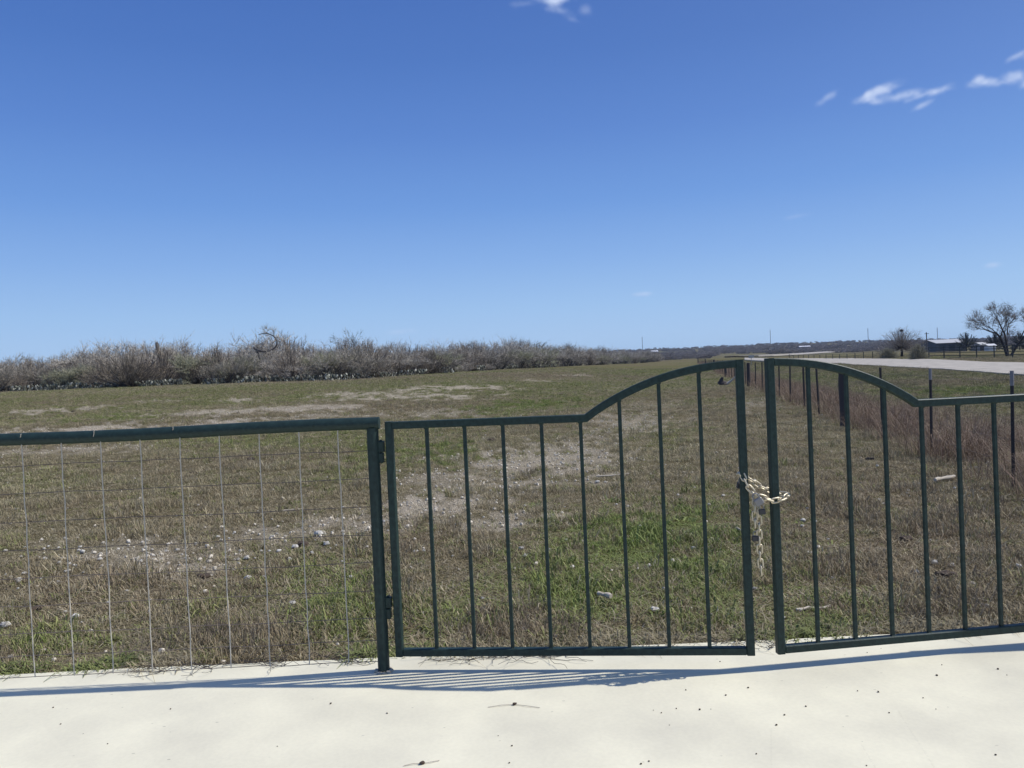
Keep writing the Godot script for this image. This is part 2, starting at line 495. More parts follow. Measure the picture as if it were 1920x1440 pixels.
func sky_image() -> ImageTexture:
	var W := 4096
	var H := 2048
	# clear air: colour by elevation, brighter towards the sun as thin haze scatters it forward
	var toward := Vector3(0.85, 1.0, -0.065).normalized()
	var im := Image.create(544, 256, false, Image.FORMAT_RGBF)
	for y in 256:
		var el := 90.0 - (y + 0.5) * 180.0 / 256.0
		var base := sky_color(el)
		for x in 544:
			var az := TAU * (x - 16 + 0.5) / 512.0
			var dr := Vector3(sin(az) * cos(deg_to_rad(el)), sin(deg_to_rad(el)), -cos(az) * cos(deg_to_rad(el)))
			var g := 0.51 / pow(1.49 - 1.4 * dr.dot(toward), 1.5) - 0.265
			im.set_pixel(x, y, base + Color(0.036, 0.038, 0.036) * g if el > 0.0 else base)
	im.resize(544 * 8, H, Image.INTERPOLATE_CUBIC)
	im = im.get_region(Rect2i(128, 0, W, H))
	# clouds: groups of soft lobes [bearing/elevation via direction, half sizes in degrees, lean, strength]
	var fn := FastNoiseLite.new()
	fn.seed = 21; fn.frequency = 0.55; fn.fractal_octaves = 5; fn.fractal_gain = 0.5
	var puffs := [
		[1650, 170, 1.3, 0.5, 0.25, 0.9], [1680, 181, 1.9, 0.36, -0.03, 1.0], [1622, 180, 0.9, 0.32, 0.3, 0.8], [1758, 170, 1.1, 0.32, 0.15, 0.85], [1722, 180, 0.9, 0.2, 0.2, 0.6], [1727, 196, 0.8, 0.22, 0.35, 0.5], [1547, 184, 1.0, 0.3, 0.45, 0.4],
		[1843, 155, 0.95, 0.36, -0.1, 0.95], [1832, 149, 0.4, 0.3, 0.0, 0.7], [1906, 143, 0.85, 0.42, -0.2, 0.95], [1945, 152, 1.0, 0.4, 0.0, 0.9], [1912, 99, 0.9, 0.22, 0.4, 0.55], [1960, 84, 1.3, 0.4, 0.3, 0.8], [2040, 130, 2.4, 0.8, 0.1, 1.0],
		[1035, -2, 1.5, 0.5, 0.0, 0.95], [1050, 18, 1.3, 0.45, -0.35, 0.35], [1075, 36, 0.7, 0.22, -0.4, 0.2], [985, 6, 1.3, 0.3, 0.0, 0.22], [1097, 18, 0.7, 0.4, 0.0, 0.22], [1040, -50, 2.6, 1.2, 0.0, 1.0],
		[1200, 551, 0.9, 0.2, 0.0, 0.55], [1857, 496, 0.8, 0.2, 0.1, 0.45], [1500, 403, 1.3, 0.18, 0.1, 0.22], [750, 621, 1.2, 0.22, 0.05, 0.4], [1745, 547, 0.5, 0.15, 0.0, 0.3]]
	for q in puffs:
		var r := ray(q[0], q[1]).normalized()
		var az := rad_to_deg(atan2(r.x, -r.z))
		var el := rad_to_deg(asin(r.y))
		q[2] /= cos(deg_to_rad(el))
		var cx := fposmod(az / 360.0, 1.0) * W
		var cy := (90.0 - el) / 180.0 * H
		var sx: float = q[2] * W / 360.0 * 2.0
		var sy: float = (q[3] + absf(q[4]) * q[2] * 0.6) * H / 180.0 * 2.0
		for y in range(maxi(0, int(cy - sy)), mini(H - 1, int(cy + sy))):
			for x0 in range(int(cx - sx), int(cx + sx)):
				var x := posmod(x0, W)
				var u := (x0 - cx) * 360.0 / W
				var w := (cy - y) * 180.0 / H
				w -= u * q[4]
				var d := Vector2(u / q[2], w / q[3]).length()
				var nn := fn.get_noise_2d(x0 * 0.085, y * 0.13)
				var s := clampf((1.12 - d + nn * 0.6) * 0.72, 0.0, 1.0)
				s = s * s * (3.0 - 2.0 * s) * q[5] * clampf(2.0 - d, 0.0, 1.0)
				if s > 0.003:
					var bright := Color(0.66, 0.76, 0.98).lerp(Color(0.5, 0.62, 0.9), clampf(0.5 - w / q[3] * 0.5 - nn, 0.0, 1.0))
					im.set_pixel(x, y, im.get_pixel(x, y).lerp(bright, minf(0.88, s)))
	return ImageTexture.create_from_image(im)

# ---------------------------------------------------------------- materials
func materials() -> void:
	M.paint = mat(Color(0.025, 0.05, 0.044), 0.5)
	M.paint.metallic_specular = 0.36
	M.paint.albedo_texture = noise_tex(0.02, 0.75, 1.0, 5)
	M.paint.uv1_triplanar = true
	M.paint.uv1_scale = Vector3.ONE * 3.0
	M.paint.heightmap_enabled = true
	M.paint.heightmap_texture = noise_tex(0.05, 0.0, 1.0, 6)
	M.paint.heightmap_scale = 0.06
	M.pipe = M.paint.duplicate()
	M.pipe.albedo_color = Color(0.026, 0.05, 0.045).linear_to_srgb()
	M.pipe.roughness = 0.5
	M.wire = mat(Color(0.5, 0.46, 0.385), 0.7)
	M.rust = mat(Color(0.15, 0.12, 0.1), 0.85)
	M.worn = mat(Color(0.34, 0.31, 0.25), 0.85)
	M.chain = mat(Color(0.6, 0.53, 0.39), 0.42, false, 0.55)
	M.lockbody = mat(Color(0.05, 0.05, 0.052), 0.5, false, 0.3)
	M.lockpale = mat(Color(0.24, 0.235, 0.23), 0.5, false, 0.5)
	M.grass = mat(Color(1, 1, 1), 0.85, true)
	M.grass.backlight_enabled = true
	M.grass.backlight = Color(0.5, 0.5, 0.5)
	M.bark = mat(Color(1, 1, 1), 0.95, true)
	M.stone = mat(Color(0.8, 0.76, 0.67), 0.95)
	M.stone.albedo_texture = noise_tex(0.03, 0.6, 1.0, 9)
	M.stone.uv1_triplanar = true
	M.stone.uv1_world_triplanar = true
	M.stone.uv1_scale = Vector3.ONE * 2.0
	M.grout = mat(Color(0.45, 0.4, 0.31), 1.0)
	M.dirt = mat(Color(0.07, 0.05, 0.035), 1.0)
	M.stick = mat(Color(0.5, 0.44, 0.35), 0.95)
	M.vine = mat(Color(0.06, 0.05, 0.042), 0.95)
	M.postwood = mat(Color(0.075, 0.062, 0.055), 0.95)
	M.tpost = mat(Color(0.035, 0.03, 0.028), 0.7)
	M.tip = mat(Color(0.27, 0.26, 0.25), 0.8)
	M.cactus = mat(Color(1, 1, 1), 0.7, true)

# ---------------------------------------------------------------- the land
func soil(b: float, g: float, r: float, w: float, d: float) -> Color:
	var c := Color(0.205, 0.175, 0.098)
	c = c.lerp(Color(0.142, 0.155, 0.048), clampf(g, 0.0, 1.0) * 0.9)
	c = c.lerp(Color(0.19, 0.146, 0.092), r * 0.8)
	c = c.lerp(Color(0.54, 0.465, 0.355), clampf(b * 1.1, 0.0, 1.0))
	return c

func land() -> void:
	var cols := PackedFloat32Array()
	for k in [-900.0, -200.0, -60.0, -20.0, -8.0, -4.0, -2.2, -1.5, -1.2]: cols.append(k)
	var first := cols.size()
	for k in NA: cols.append(a_of(k))
	for k in [1.2, 1.5, 2.2, 4.0, 8.0, 20.0, 60.0, 200.0, 900.0]: cols.append(k)
	var rows := PackedFloat32Array([-3600.0, -600.0, -100.0, -20.0, -9.2, -8.8, 0.0, 3.0, 3.7, 3.95, 4.02])
	var firstr := rows.size()
	for k in NV: rows.append(d_of(k))
	var v := PackedVector3Array()
	var n := PackedVector3Array()
	var c := PackedColorArray()
	var ix := PackedInt32Array()
	var nc := cols.size()
	for y in rows.size():
		var d := rows[y]
		for x in nc:
			var w := clampf(cols[x] * maxf(d, D0), -3600.0, 3600.0)
			if d > 0.0 and absf(w) >= 3600.0: w = clampf(cols[x], -900, 900) * 0.001 + signf(w) * 3600.0
			v.append(Vector3(w, ground(w, d), -d))
			var kx := clampi(x - first, 0, NA - 1)
			var ky := clampi(y - firstr, 0, NV - 1)
			var k := ky * NA + kx
			var q := soil(bare[k], green[k], brown[k], w, d)
			c.append(q)
	for y in rows.size():
		for x in nc:
			var p := v[y * nc + x]
			var e := v[y * nc + mini(x + 1, nc - 1)] - v[y * nc + maxi(x - 1, 0)]
			var f := v[mini(y + 1, rows.size() - 1) * nc + x] - v[maxi(y - 1, 0) * nc + x]
			var q := e.cross(f).normalized()
			n.append(q if q.y > 0 else -q)
			if y < rows.size() - 1 and x < nc - 1:
				var k := y * nc + x
				ix.append_array(PackedInt32Array([k, k + nc, k + 1, k + 1, k + nc, k + nc + 1]))
	var arr := []
	arr.resize(Mesh.ARRAY_MAX)
	arr[Mesh.ARRAY_VERTEX] = v; arr[Mesh.ARRAY_NORMAL] = n; arr[Mesh.ARRAY_COLOR] = c; arr[Mesh.ARRAY_INDEX] = ix
	var m := ArrayMesh.new()
	m.add_surface_from_arrays(Mesh.PRIMITIVE_TRIANGLES, arr)
	var gm := mat(Color(1, 1, 1), 1.0, true)
	gm.albedo_texture = noise_tex(0.03, 0.45, 1.25, 31, 1024, 6)
	gm.uv1_triplanar = true
	gm.uv1_world_triplanar = true
	gm.uv1_scale = Vector3.ONE * 0.7
	gm.heightmap_enabled = true
	gm.heightmap_texture = noise_tex(0.06, 0.0, 1.0, 33, 1024, 6)
	gm.heightmap_scale = 2.0
	gm.metallic_specular = 0.1
	var g := part("ground", m, gm, self)
	tag(g, "dry pasture ground with bare pale patches running to the hills", "", "", "structure")

func ribbon(called: String, left: PackedVector3Array, right: PackedVector3Array, m: Material, label: String) -> void:
	var mb := MB.new()
	var dn := Vector3(0, -0.5, 0)
	for k in left.size() - 1:
		mb.quad(left[k], left[k + 1], right[k + 1], right[k])
		mb.quad(left[k], left[k + 1], left[k + 1] + dn, left[k] + dn)
		mb.quad(right[k], right[k + 1], right[k + 1] + dn, right[k] + dn)
	tag(part(called, mb.mesh(), m, self), label, "", "", "structure")

func roads() -> void:
	var asphalt := mat(Color(0.45, 0.405, 0.335), 0.9)
	asphalt.albedo_texture = noise_tex(0.01, 0.8, 1.05, 41)
	asphalt.uv1_triplanar = true
	asphalt.uv1_world_triplanar = true
	asphalt.uv1_scale = Vector3(0.12, 0.12, 0.12)
	var l := PackedVector3Array()
	var r := PackedVector3Array()
	var d := -30.0
	while d < 165.0:
		var x := 15.2 + 0.28 * d
		l.append(Vector3(x - 0.15, ground(x - 0.9, d) + 0.05, -d)); r.append(Vector3(x + 9.75, ground(x + 10.6, d) + 0.05, -d))
		d += 4.0
	for q in [[1455, 678.5, 673.5], [1432, 678.0, 672.5], [1412, 677.0, 672.0], [1396, 675.5, 671.5]]:
		var e0 := spot(q[0], q[1])
		var e1 := spot(q[0], q[2])
		l.append(e0 + Vector3(0, 0.2, 0)); r.append(e1 + Vector3(0, 0.2, 0))
	ribbon("road", l, r, asphalt, "pale grey country road running past the pasture fence")
	l = PackedVector3Array(); r = PackedVector3Array()
	var pts := []
	for q in [[1390, 671.0], [1415, 669.8], [1440, 668.3], [1490, 665.3], [1540, 662], [1590, 658.5], [1650, 655.0], [1700, 652.5]]:
		pts.append(spot(q[0], q[1]))
	for k in pts.size():
		var t: Vector3 = (pts[mini(k + 1, pts.size() - 1)] - pts[maxi(k - 1, 0)])
		t.y = 0
		t = t.normalized().cross(Vector3.UP) * 7.0
		var p: Vector3 = pts[k]
		var a := ground_pt(p.x - t.x, -(p.z - t.z))
		var b := ground_pt(p.x + t.x, -(p.z + t.z))
		a.y += 0.8; b.y += 0.8
		l.append(a); r.append(b)
	ribbon("hill_road", l, r, asphalt, "far pale road climbing the brushy hill beyond the pasture")

# ---------------------------------------------------------------- far hill brush, masts, far buildings
func multi(called: String, mesh: Mesh, m: Material, xf: Array, cols: Array, label: String, category := "") -> MultiMeshInstance3D:
	var mm := MultiMesh.new()
	mm.transform_format = MultiMesh.TRANSFORM_3D
	mm.use_colors = true
	mm.mesh = mesh
	mm.instance_count = xf.size()
	for k in xf.size():
		mm.set_instance_transform(k, xf[k])
		mm.set_instance_color(k, Color(cols[k].r, cols[k].g, cols[k].b))
	var o := MultiMeshInstance3D.new()
	o.name = numbered(called)
	o.multimesh = mm
	o.material_override = m
	add_child(o)
	tag(o, label, category, "", "stuff")
	return o

func far_country() -> void:
	var o := {"up": 0.12, "wob": 0.3, "col": Color(0.19, 0.165, 0.145), "tcol": Color(0.26, 0.225, 0.195), "twigs": 9, "tw": 0.10, "tl": 1.1, "kids": [2, 3], "spread": 0.85, "shrink": [0.6, 0.8], "lean": [0.2, 0.9], "r": 0.16}
	var bm := bush_mesh(501, 6, 4.5, 2, o)
	var xf := []
	var cl := []
	var rg := RandomNumberGenerator.new()
	rg.seed = 77
	for k in 22000:
		var a := rg.randf_range(-0.75, 0.85)
		var t := rg.randf()
		var d := 330.0 * pow(1850.0 / 330.0, t)
		var x := a * d
		var dens := n2.get_noise_2d(x * 0.3, d * 0.12 + 700.0)
		if d < 900.0 and (dens < -0.1 + (900.0 - d) / 1500.0 or absf(road_off(x, d)) < 26.0): continue
		if d < 520.0 and a > 0.24: continue
		var s := rg.randf_range(0.55, 1.15) * (0.75 if d < 700.0 else 1.0)
		xf.append(Transform3D(Basis(Vector3.UP, rg.randf() * TAU).scaled(Vector3(s * 1.5, s, s * 1.5)), ground_pt(x, d)))
		var e := rg.randf_range(0.75, 1.2)
		cl.append(Color(e, e, e))
	multi("far_brush", bm, M.bark, xf, cl, "grey brush covering the far hill along the skyline", "brush")
	# masts
	var mm := mat(Color(0.28, 0.3, 0.33), 0.7)
	var steps := [[1205, 657, 631, "thin mast on the skyline just past the end of the thicket"], [1445, 645, 618, "thin mast on the skyline above the bend of the far road"], [1628, 640, 615, "thin mast on the skyline just before the round bare tree"], [1758, 636, 614, "thin mast on the skyline rising behind the long dark barn"]]
	for q in steps:
		var d := 1690.0
		var p := at(q[0], q[1], d)
		p.y = ground(p.x, d) - 1.0
		var top := at(q[0], q[2], d).y - p.y
		var t := thing("mast", p, q[3], "mast", "far masts")
		var mb := MB.new()
		mb.tube(PackedVector3Array([Vector3.ZERO, Vector3(0, top, 0)]), PackedFloat32Array([0.75, 0.5]), 6, Color.WHITE, true)
		part("pole", mb.mesh(), mm, t)
		for y in [0.72, 0.88]:
			part("crossarm", box_mesh(Vector3(3.0, 0.35, 0.35), 0.02), mm, t, Vector3(0, top * y, 0))
	# small white roofed house and a dark shed on the far slope
	var hp := spot(1227, 663)
	house("far_house", hp, 11.0, 3.0, 2.2, mat(Color(0.55, 0.53, 0.5), 0.9), mat(Color(0.6, 0.6, 0.62), 0.6), 0.1, "tiny pale house on the skyline beside the thin mast", 6.0)
	var sp := spot(1447, 658)
	house("far_shed", sp, 7.0, 3.0, 1.0, mat(Color(0.03, 0.03, 0.032), 0.9), mat(Color(0.04, 0.04, 0.042), 0.8), 0.0, "tiny dark shed on the brushy slope below a mast", 5.0)
	var kp := spot(1508, 655)
	house("far_barn", kp, 13.0, 3.0, 1.2, mat(Color(0.2, 0.2, 0.22), 0.9), mat(Color(0.6, 0.6, 0.63), 0.5), 0.0, "small far barn with a pale roof above the hill road", 6.0)

func house(called: String, p: Vector3, wd: float, hg: float, rf: float, wm: Material, rm: Material, turn: float, label: String, dp: float, doors := 0) -> Node3D:
	var t := thing(called, p, label, "building", "", turn)
	var mb := MB.new()
	mb.box(Vector3(0, hg / 2 - 0.4, 0), Vector3(wd, hg + 0.8, dp), Basis(), 0.02)
	for s in [-1.0, 1.0]:
		mb.tri(Vector3(s * wd / 2, hg, -dp / 2), Vector3(s * wd / 2, hg, dp / 2), Vector3(s * wd / 2, hg + rf, 0))
	part("wall", mb.mesh(), wm, t)
	mb = MB.new()
	var ov := 0.35
	for s in [-1.0, 1.0]:
		var a := Vector3(-wd / 2 - ov, hg + rf + 0.04, 0)
		var b := Vector3(wd / 2 + ov, hg + rf + 0.04, 0)
		var k := Vector3(0, -rf - 0.12, s * (dp / 2 + ov))
		mb.quad(a, b, b + k, a + k)
		mb.quad(a + Vector3(0, 0.1, 0), b + Vector3(0, 0.1, 0), b + k + Vector3(0, 0.1, 0), a + k + Vector3(0, 0.1, 0))
		mb.quad(a + k, b + k, b + k + Vector3(0, 0.1, 0), a + k + Vector3(0, 0.1, 0))
	part("roof", mb.mesh(), rm, t)
	for k in doors:
		part("door", box_mesh(Vector3(2.6, hg * 0.8, 0.08), 0.01), mat(Color(0.05, 0.055, 0.065), 0.8), t, Vector3(-wd * 0.3 + k * wd * 0.3, hg * 0.4, dp / 2 + 0.043))
	return t

# ---------------------------------------------------------------- the thicket on the left
func brush() -> void:
	var grey := {"up": 0.16, "wob": 0.26, "col": Color(0.13, 0.115, 0.097), "tcol": Color(0.46, 0.415, 0.345), "twigs": 9, "tw": 0.014, "tl": 0.6, "kids": [2, 3], "spread": 0.8, "shrink": [0.62, 0.82], "lean": [0.15, 0.85], "r": 0.07}
	var dark := grey.duplicate()
	dark.merge({"col": Color(0.075, 0.07, 0.062), "tcol": Color(0.3, 0.27, 0.215), "twigs": 12, "lean": [0.4, 1.3]}, true)
	var brn := grey.duplicate()
	brn.merge({"col": Color(0.08, 0.066, 0.055), "tcol": Color(0.36, 0.325, 0.285), "twigs": 10, "lean": [0.3, 1.1]}, true)
	var olive := grey.duplicate()
	olive.merge({"col": Color(0.07, 0.065, 0.05), "tcol": Color(0.34, 0.33, 0.215), "twigs": 13, "lean": [0.3, 1.2]}, true)
	var low := grey.duplicate()
	low.merge({"tcol": Color(0.46, 0.41, 0.34), "twigs": 13, "lean": [0.5, 1.8], "r": 0.04, "tl": 0.45}, true)
	var kinds := {"grey": [], "dark": [], "brown": [], "olive": [], "low": []}
	for k in 4:
		kinds.grey.append(bush_mesh(100 + k, 9, 4.0, 3, grey))
	for k in 2:
		kinds.dark.append(bush_mesh(120 + k, 12, 3.4, 3, dark))
		var rb := RandomNumberGenerator.new()
		rb.seed = 130 + k
		var db := MB.new()
		dome(db, rb, Vector3(0, -0.1, 0), 2.6, 3.4, 80, 0.035, 0.35, 16, 0.012, 0.55, Color(0.11, 0.09, 0.07), Color(0.35, 0.295, 0.225))
		kinds.brown.append(db.mesh())
		kinds.olive.append(bush_mesh(140 + k, 12, 3.0, 3, olive))
		kinds.low.append(bush_mesh(150 + k, 10, 1.9, 2, low))
	var heights := {}
	for kk in kinds:
		for mm in kinds[kk]: heights[mm] = mm.get_aabb().end.y
	var labels := {
		"grey": "leafless pale grey mesquite bush",
		"dark": "dense dark rounded bush",
		"brown": "bare brown twiggy bush",
		"olive": "olive tinged bare bush",
		"low": "low tangled grey scrub bush"}
	var base := [[-260, 750], [0, 735], [300, 723], [650, 712], [800, 702], [900, 695], [1000, 690], [1100, 685], [1200, 681], [1260, 676]]
	var top := [[-260, 672], [0, 662], [70, 666], [150, 650], [190, 640], [230, 633], [265, 630], [330, 633], [400, 640], [445, 645], [480, 622], [520, 624], [560, 628], [610, 624], [690, 630], [760, 637], [805, 640], [850, 633], [900, 628], [940, 627], [1000, 637], [1060, 640], [1100, 643], [1150, 651], [1200, 655], [1260, 658]]
	var rg := RandomNumberGenerator.new()
	rg.seed = 2024
	var bx := PackedFloat32Array(); var by := PackedFloat32Array(); var tx := PackedFloat32Array(); var ty := PackedFloat32Array()
	for q in base: bx.append(q[0]); by.append(q[1])
	for q in top: tx.append(q[0]); ty.append(q[1])
	var px := -230.0
	while px < 1235.0:
		var a := ray(px, lookup(bx, by, px)).x
		var d0 := lookup(ca, cd, a)
		for row in 4:
			if row < 2 and rg.randf() < [0.34, 0.22][row]: continue
			var p2 := px + rg.randf_range(-12, 12)
			var dd: float = d0 + [rg.randf_range(0.3, 2.0), rg.randf_range(3.5, 7.0), rg.randf_range(9.0, 15.0), rg.randf_range(17.0, 27.0)][row] * (1.0 + maxf(0.0, (d0 - 90.0) / 110.0))
			var kk: String = ["brown", "brown", "olive", "dark", "low", "grey", "brown"][rg.randi() % 7] if row == 0 else ["grey", "grey", "brown", "grey", "dark"][rg.randi() % 5]
			var r := ray(p2, lookup(bx, by, p2))
			var p := ground_pt(r.x * dd, dd)
			var want := (EYE.y + ray(p2, lookup(tx, ty, p2)).y * dd) - p.y
			want *= [rg.randf_range(0.5, 0.9), rg.randf_range(0.7, 1.08), rg.randf_range(0.88, 1.2), rg.randf_range(0.7, 1.0)][row]
			if kk == "low": want = rg.randf_range(1.2, 2.0)
			var mm: Mesh = kinds[kk][rg.randi() % kinds[kk].size()]
			var s: float = want / heights[mm]
			var o := part({"grey": "mesquite_bush", "dark": "dark_bush", "brown": "brown_bush", "olive": "olive_bush", "low": "scrub_bush"}[kk], mm, M.bark, self, p)
			o.rotation.y = rg.randf() * TAU
			o.scale = Vector3(s * rg.randf_range(0.95, 1.3), s, s * rg.randf_range(0.95, 1.3))
			var plc: String = ["on the front edge of the thicket by the turf", "in the middle depth of the thicket", "rising at the back of the thicket", "deep behind the thicket"][row]
			tag(o, "%s %s" % [labels[kk], plc], "bush", "%s bushes %s" % [kk, plc])
		px += rg.randf_range(19, 27) * 80.0 / d0 * (1.0 if px < 1050 else 1.15)
	# single trees that stand out
	var tall := grey.duplicate()
	tall.merge({"col": Color(0.12, 0.115, 0.1), "tcol": Color(0.2, 0.19, 0.16), "r": 0.13, "lean": [0.0, 0.35], "twigs": 7, "up": 0.3}, true)
	var tm := bush_mesh(201, 2, 5.6, 4, tall)
	lone("tall_mesquite", tm, 655, 712, 611, 5.0, "tallest pale mesquite tree sticking up out of the thicket")
	var rmb := MB.new()
	var rrg := RandomNumberGenerator.new()
	rrg.seed = 211
	dome(rmb, rrg, Vector3(0, -0.1, 0), 4.3, 3.6, 150, 0.045, 0.3, 17, 0.013, 0.6, Color(0.09, 0.077, 0.06), Color(0.29, 0.245, 0.185))
	var rm := rmb.mesh()
	lone("round_bush", rm, 245, 726, 652, -0.6, "big dark fan shaped bush standing forward of the thicket beside prickly pears")
	var rm2 := bush_mesh(212, 14, 3.4, 3, dark)
	lone("leaning_bush", rm2, 437, 719, 660, -0.4, "dark bush with forked stems standing forward of the thicket near the looped branch")
	# branch bent into a ring
	var p := at(495, 716, 81.0)
	p.y = ground(p.x, 81.0) - 0.1
	var t := thing("looped_tree", p, "bare tree with a thick dead branch bent into a ring", "tree")
	var mb := MB.new()
	var cy := at(498, 641, 81.0).y - p.y
	mb.tube(PackedVector3Array([Vector3(0.4, 0, 0), Vector3(0.2, cy * 0.3, 0.1), Vector3(-0.3, cy * 0.6, 0), Vector3(-0.6, cy - 0.8, 0)]), PackedFloat32Array([0.16, 0.13, 0.11, 0.1]), 7, Color(0.09, 0.08, 0.07))
	part("trunk", mb.mesh(), M.bark, t)
	mb = MB.new()
	var ring := PackedVector3Array()
	var rr := PackedFloat32Array()
	for k in 15:
		var an := -2.6 + k * 0.33
		ring.append(Vector3(cos(an) * 1.35 + 0.25, cy - 0.05 + sin(an) * 0.95, sin(an * 2.0) * 0.12))
		rr.append(0.11 - k * 0.005)
	mb.tube(ring, rr, 6, Color(0.13, 0.115, 0.1))
	part("ring_branch", mb.mesh(), M.bark, t)
	mb = MB.new()
	var r3 := RandomNumberGenerator.new()
	r3.seed = 9
	for k in 14:
		branch(mb, r3, ring[k], Vector3(r3.randf_range(-1, 1), r3.randf_range(-0.2, 1), r3.randf_range(-1, 1)).normalized(), 0.42, 0.03, 2, grey)
	part("twigs", mb.mesh(), M.bark, t)
	# post standing in the thicket
	p = at(298, 721, 88.0)
	p.y = ground(p.x, 88.0) - 0.2
	mb = MB.new()
	var ph := at(298, 642, 88.0).y - p.y
	mb.tube(PackedVector3Array([Vector3.ZERO, Vector3(0.02, ph * 0.5, 0), Vector3(-0.02, ph, 0)]), PackedFloat32Array([0.17, 0.16, 0.15]), 8, Color(0.1, 0.09, 0.08), true)
	tag(part("pole", mb.mesh(), M.bark, self, p), "grey weathered pole standing up inside the thicket", "pole")
	# prickly pears
	var pears := []
	for k in 5:
		var r4 := RandomNumberGenerator.new()
		r4.seed = 300 + k
		mb = MB.new()
		for j in 34:
			var lvl := r4.randi() % 3
			var pc := Vector3(r4.randf_range(-0.9, 0.9), 0.1 + lvl * 0.19 + r4.randf_range(-0.05, 0.08), r4.randf_range(-0.55, 0.55))
			var bas := Basis.from_euler(Vector3(r4.randf_range(-0.5, 0.5), r4.randf() * TAU, r4.randf_range(-0.7, 0.7)))
			var e := r4.randf_range(0.7, 1.25)
			var pc2 := Color(0.33, 0.33, 0.27) if r4.randf() < 0.24 else Color(0.11, 0.115, 0.082)
			mb.blob(pc, Vector3(0.1, 0.145, 0.024), 5, 8, bas, 0.03, r4, pc2 * e)
		pears.append(mb.mesh())
	var spots := [30, 45, 62, 88, 98, 108, 118, 128, 138, 150, 160, 170, 181, 192, 203, 215, 226, 272, 284, 296, 308, 320, 335, 395, 412, 462, 473, 486, 520, 535, 552, 570, 586, 604, 620, 640, 662, 690, 715, 735, 760, 785, 840, 900, 955, 1030]
	for x in spots:
		var by1: float = lookup(bx, by, x) + rg.randf_range(-1.0, 1.2)
		var d: float = lookup(ca, cd, ray(x, by1).x) - rg.randf_range(0.2, 1.6)
		var pp := ground_pt(ray(x, by1).x * d, d)
		var o := part("prickly_pear", pears[rg.randi() % 5], M.cactus, self, pp)
		o.rotation.y = rg.randf() * TAU
		o.scale = Vector3.ONE * rg.randf_range(0.75, 1.25)
		tag(o, "clump of grey green prickly pear pads at the foot of the thicket", "cactus", "prickly pears along the thicket")

func lone(called: String, m: Mesh, px: float, py: float, topy: float, back: float, label: String) -> void:
	var d := lookup(ca, cd, ray(px, py).x) + back
	var p := ground_pt(ray(px, py).x * d, d)
	var want := EYE.y + ray(px, topy).y * d - p.y
	var o := part(called, m, M.bark, self, p)
	o.scale = Vector3.ONE * want / m.get_aabb().end.y
	tag(o, label, "bush" if called.contains("bush") else "tree")

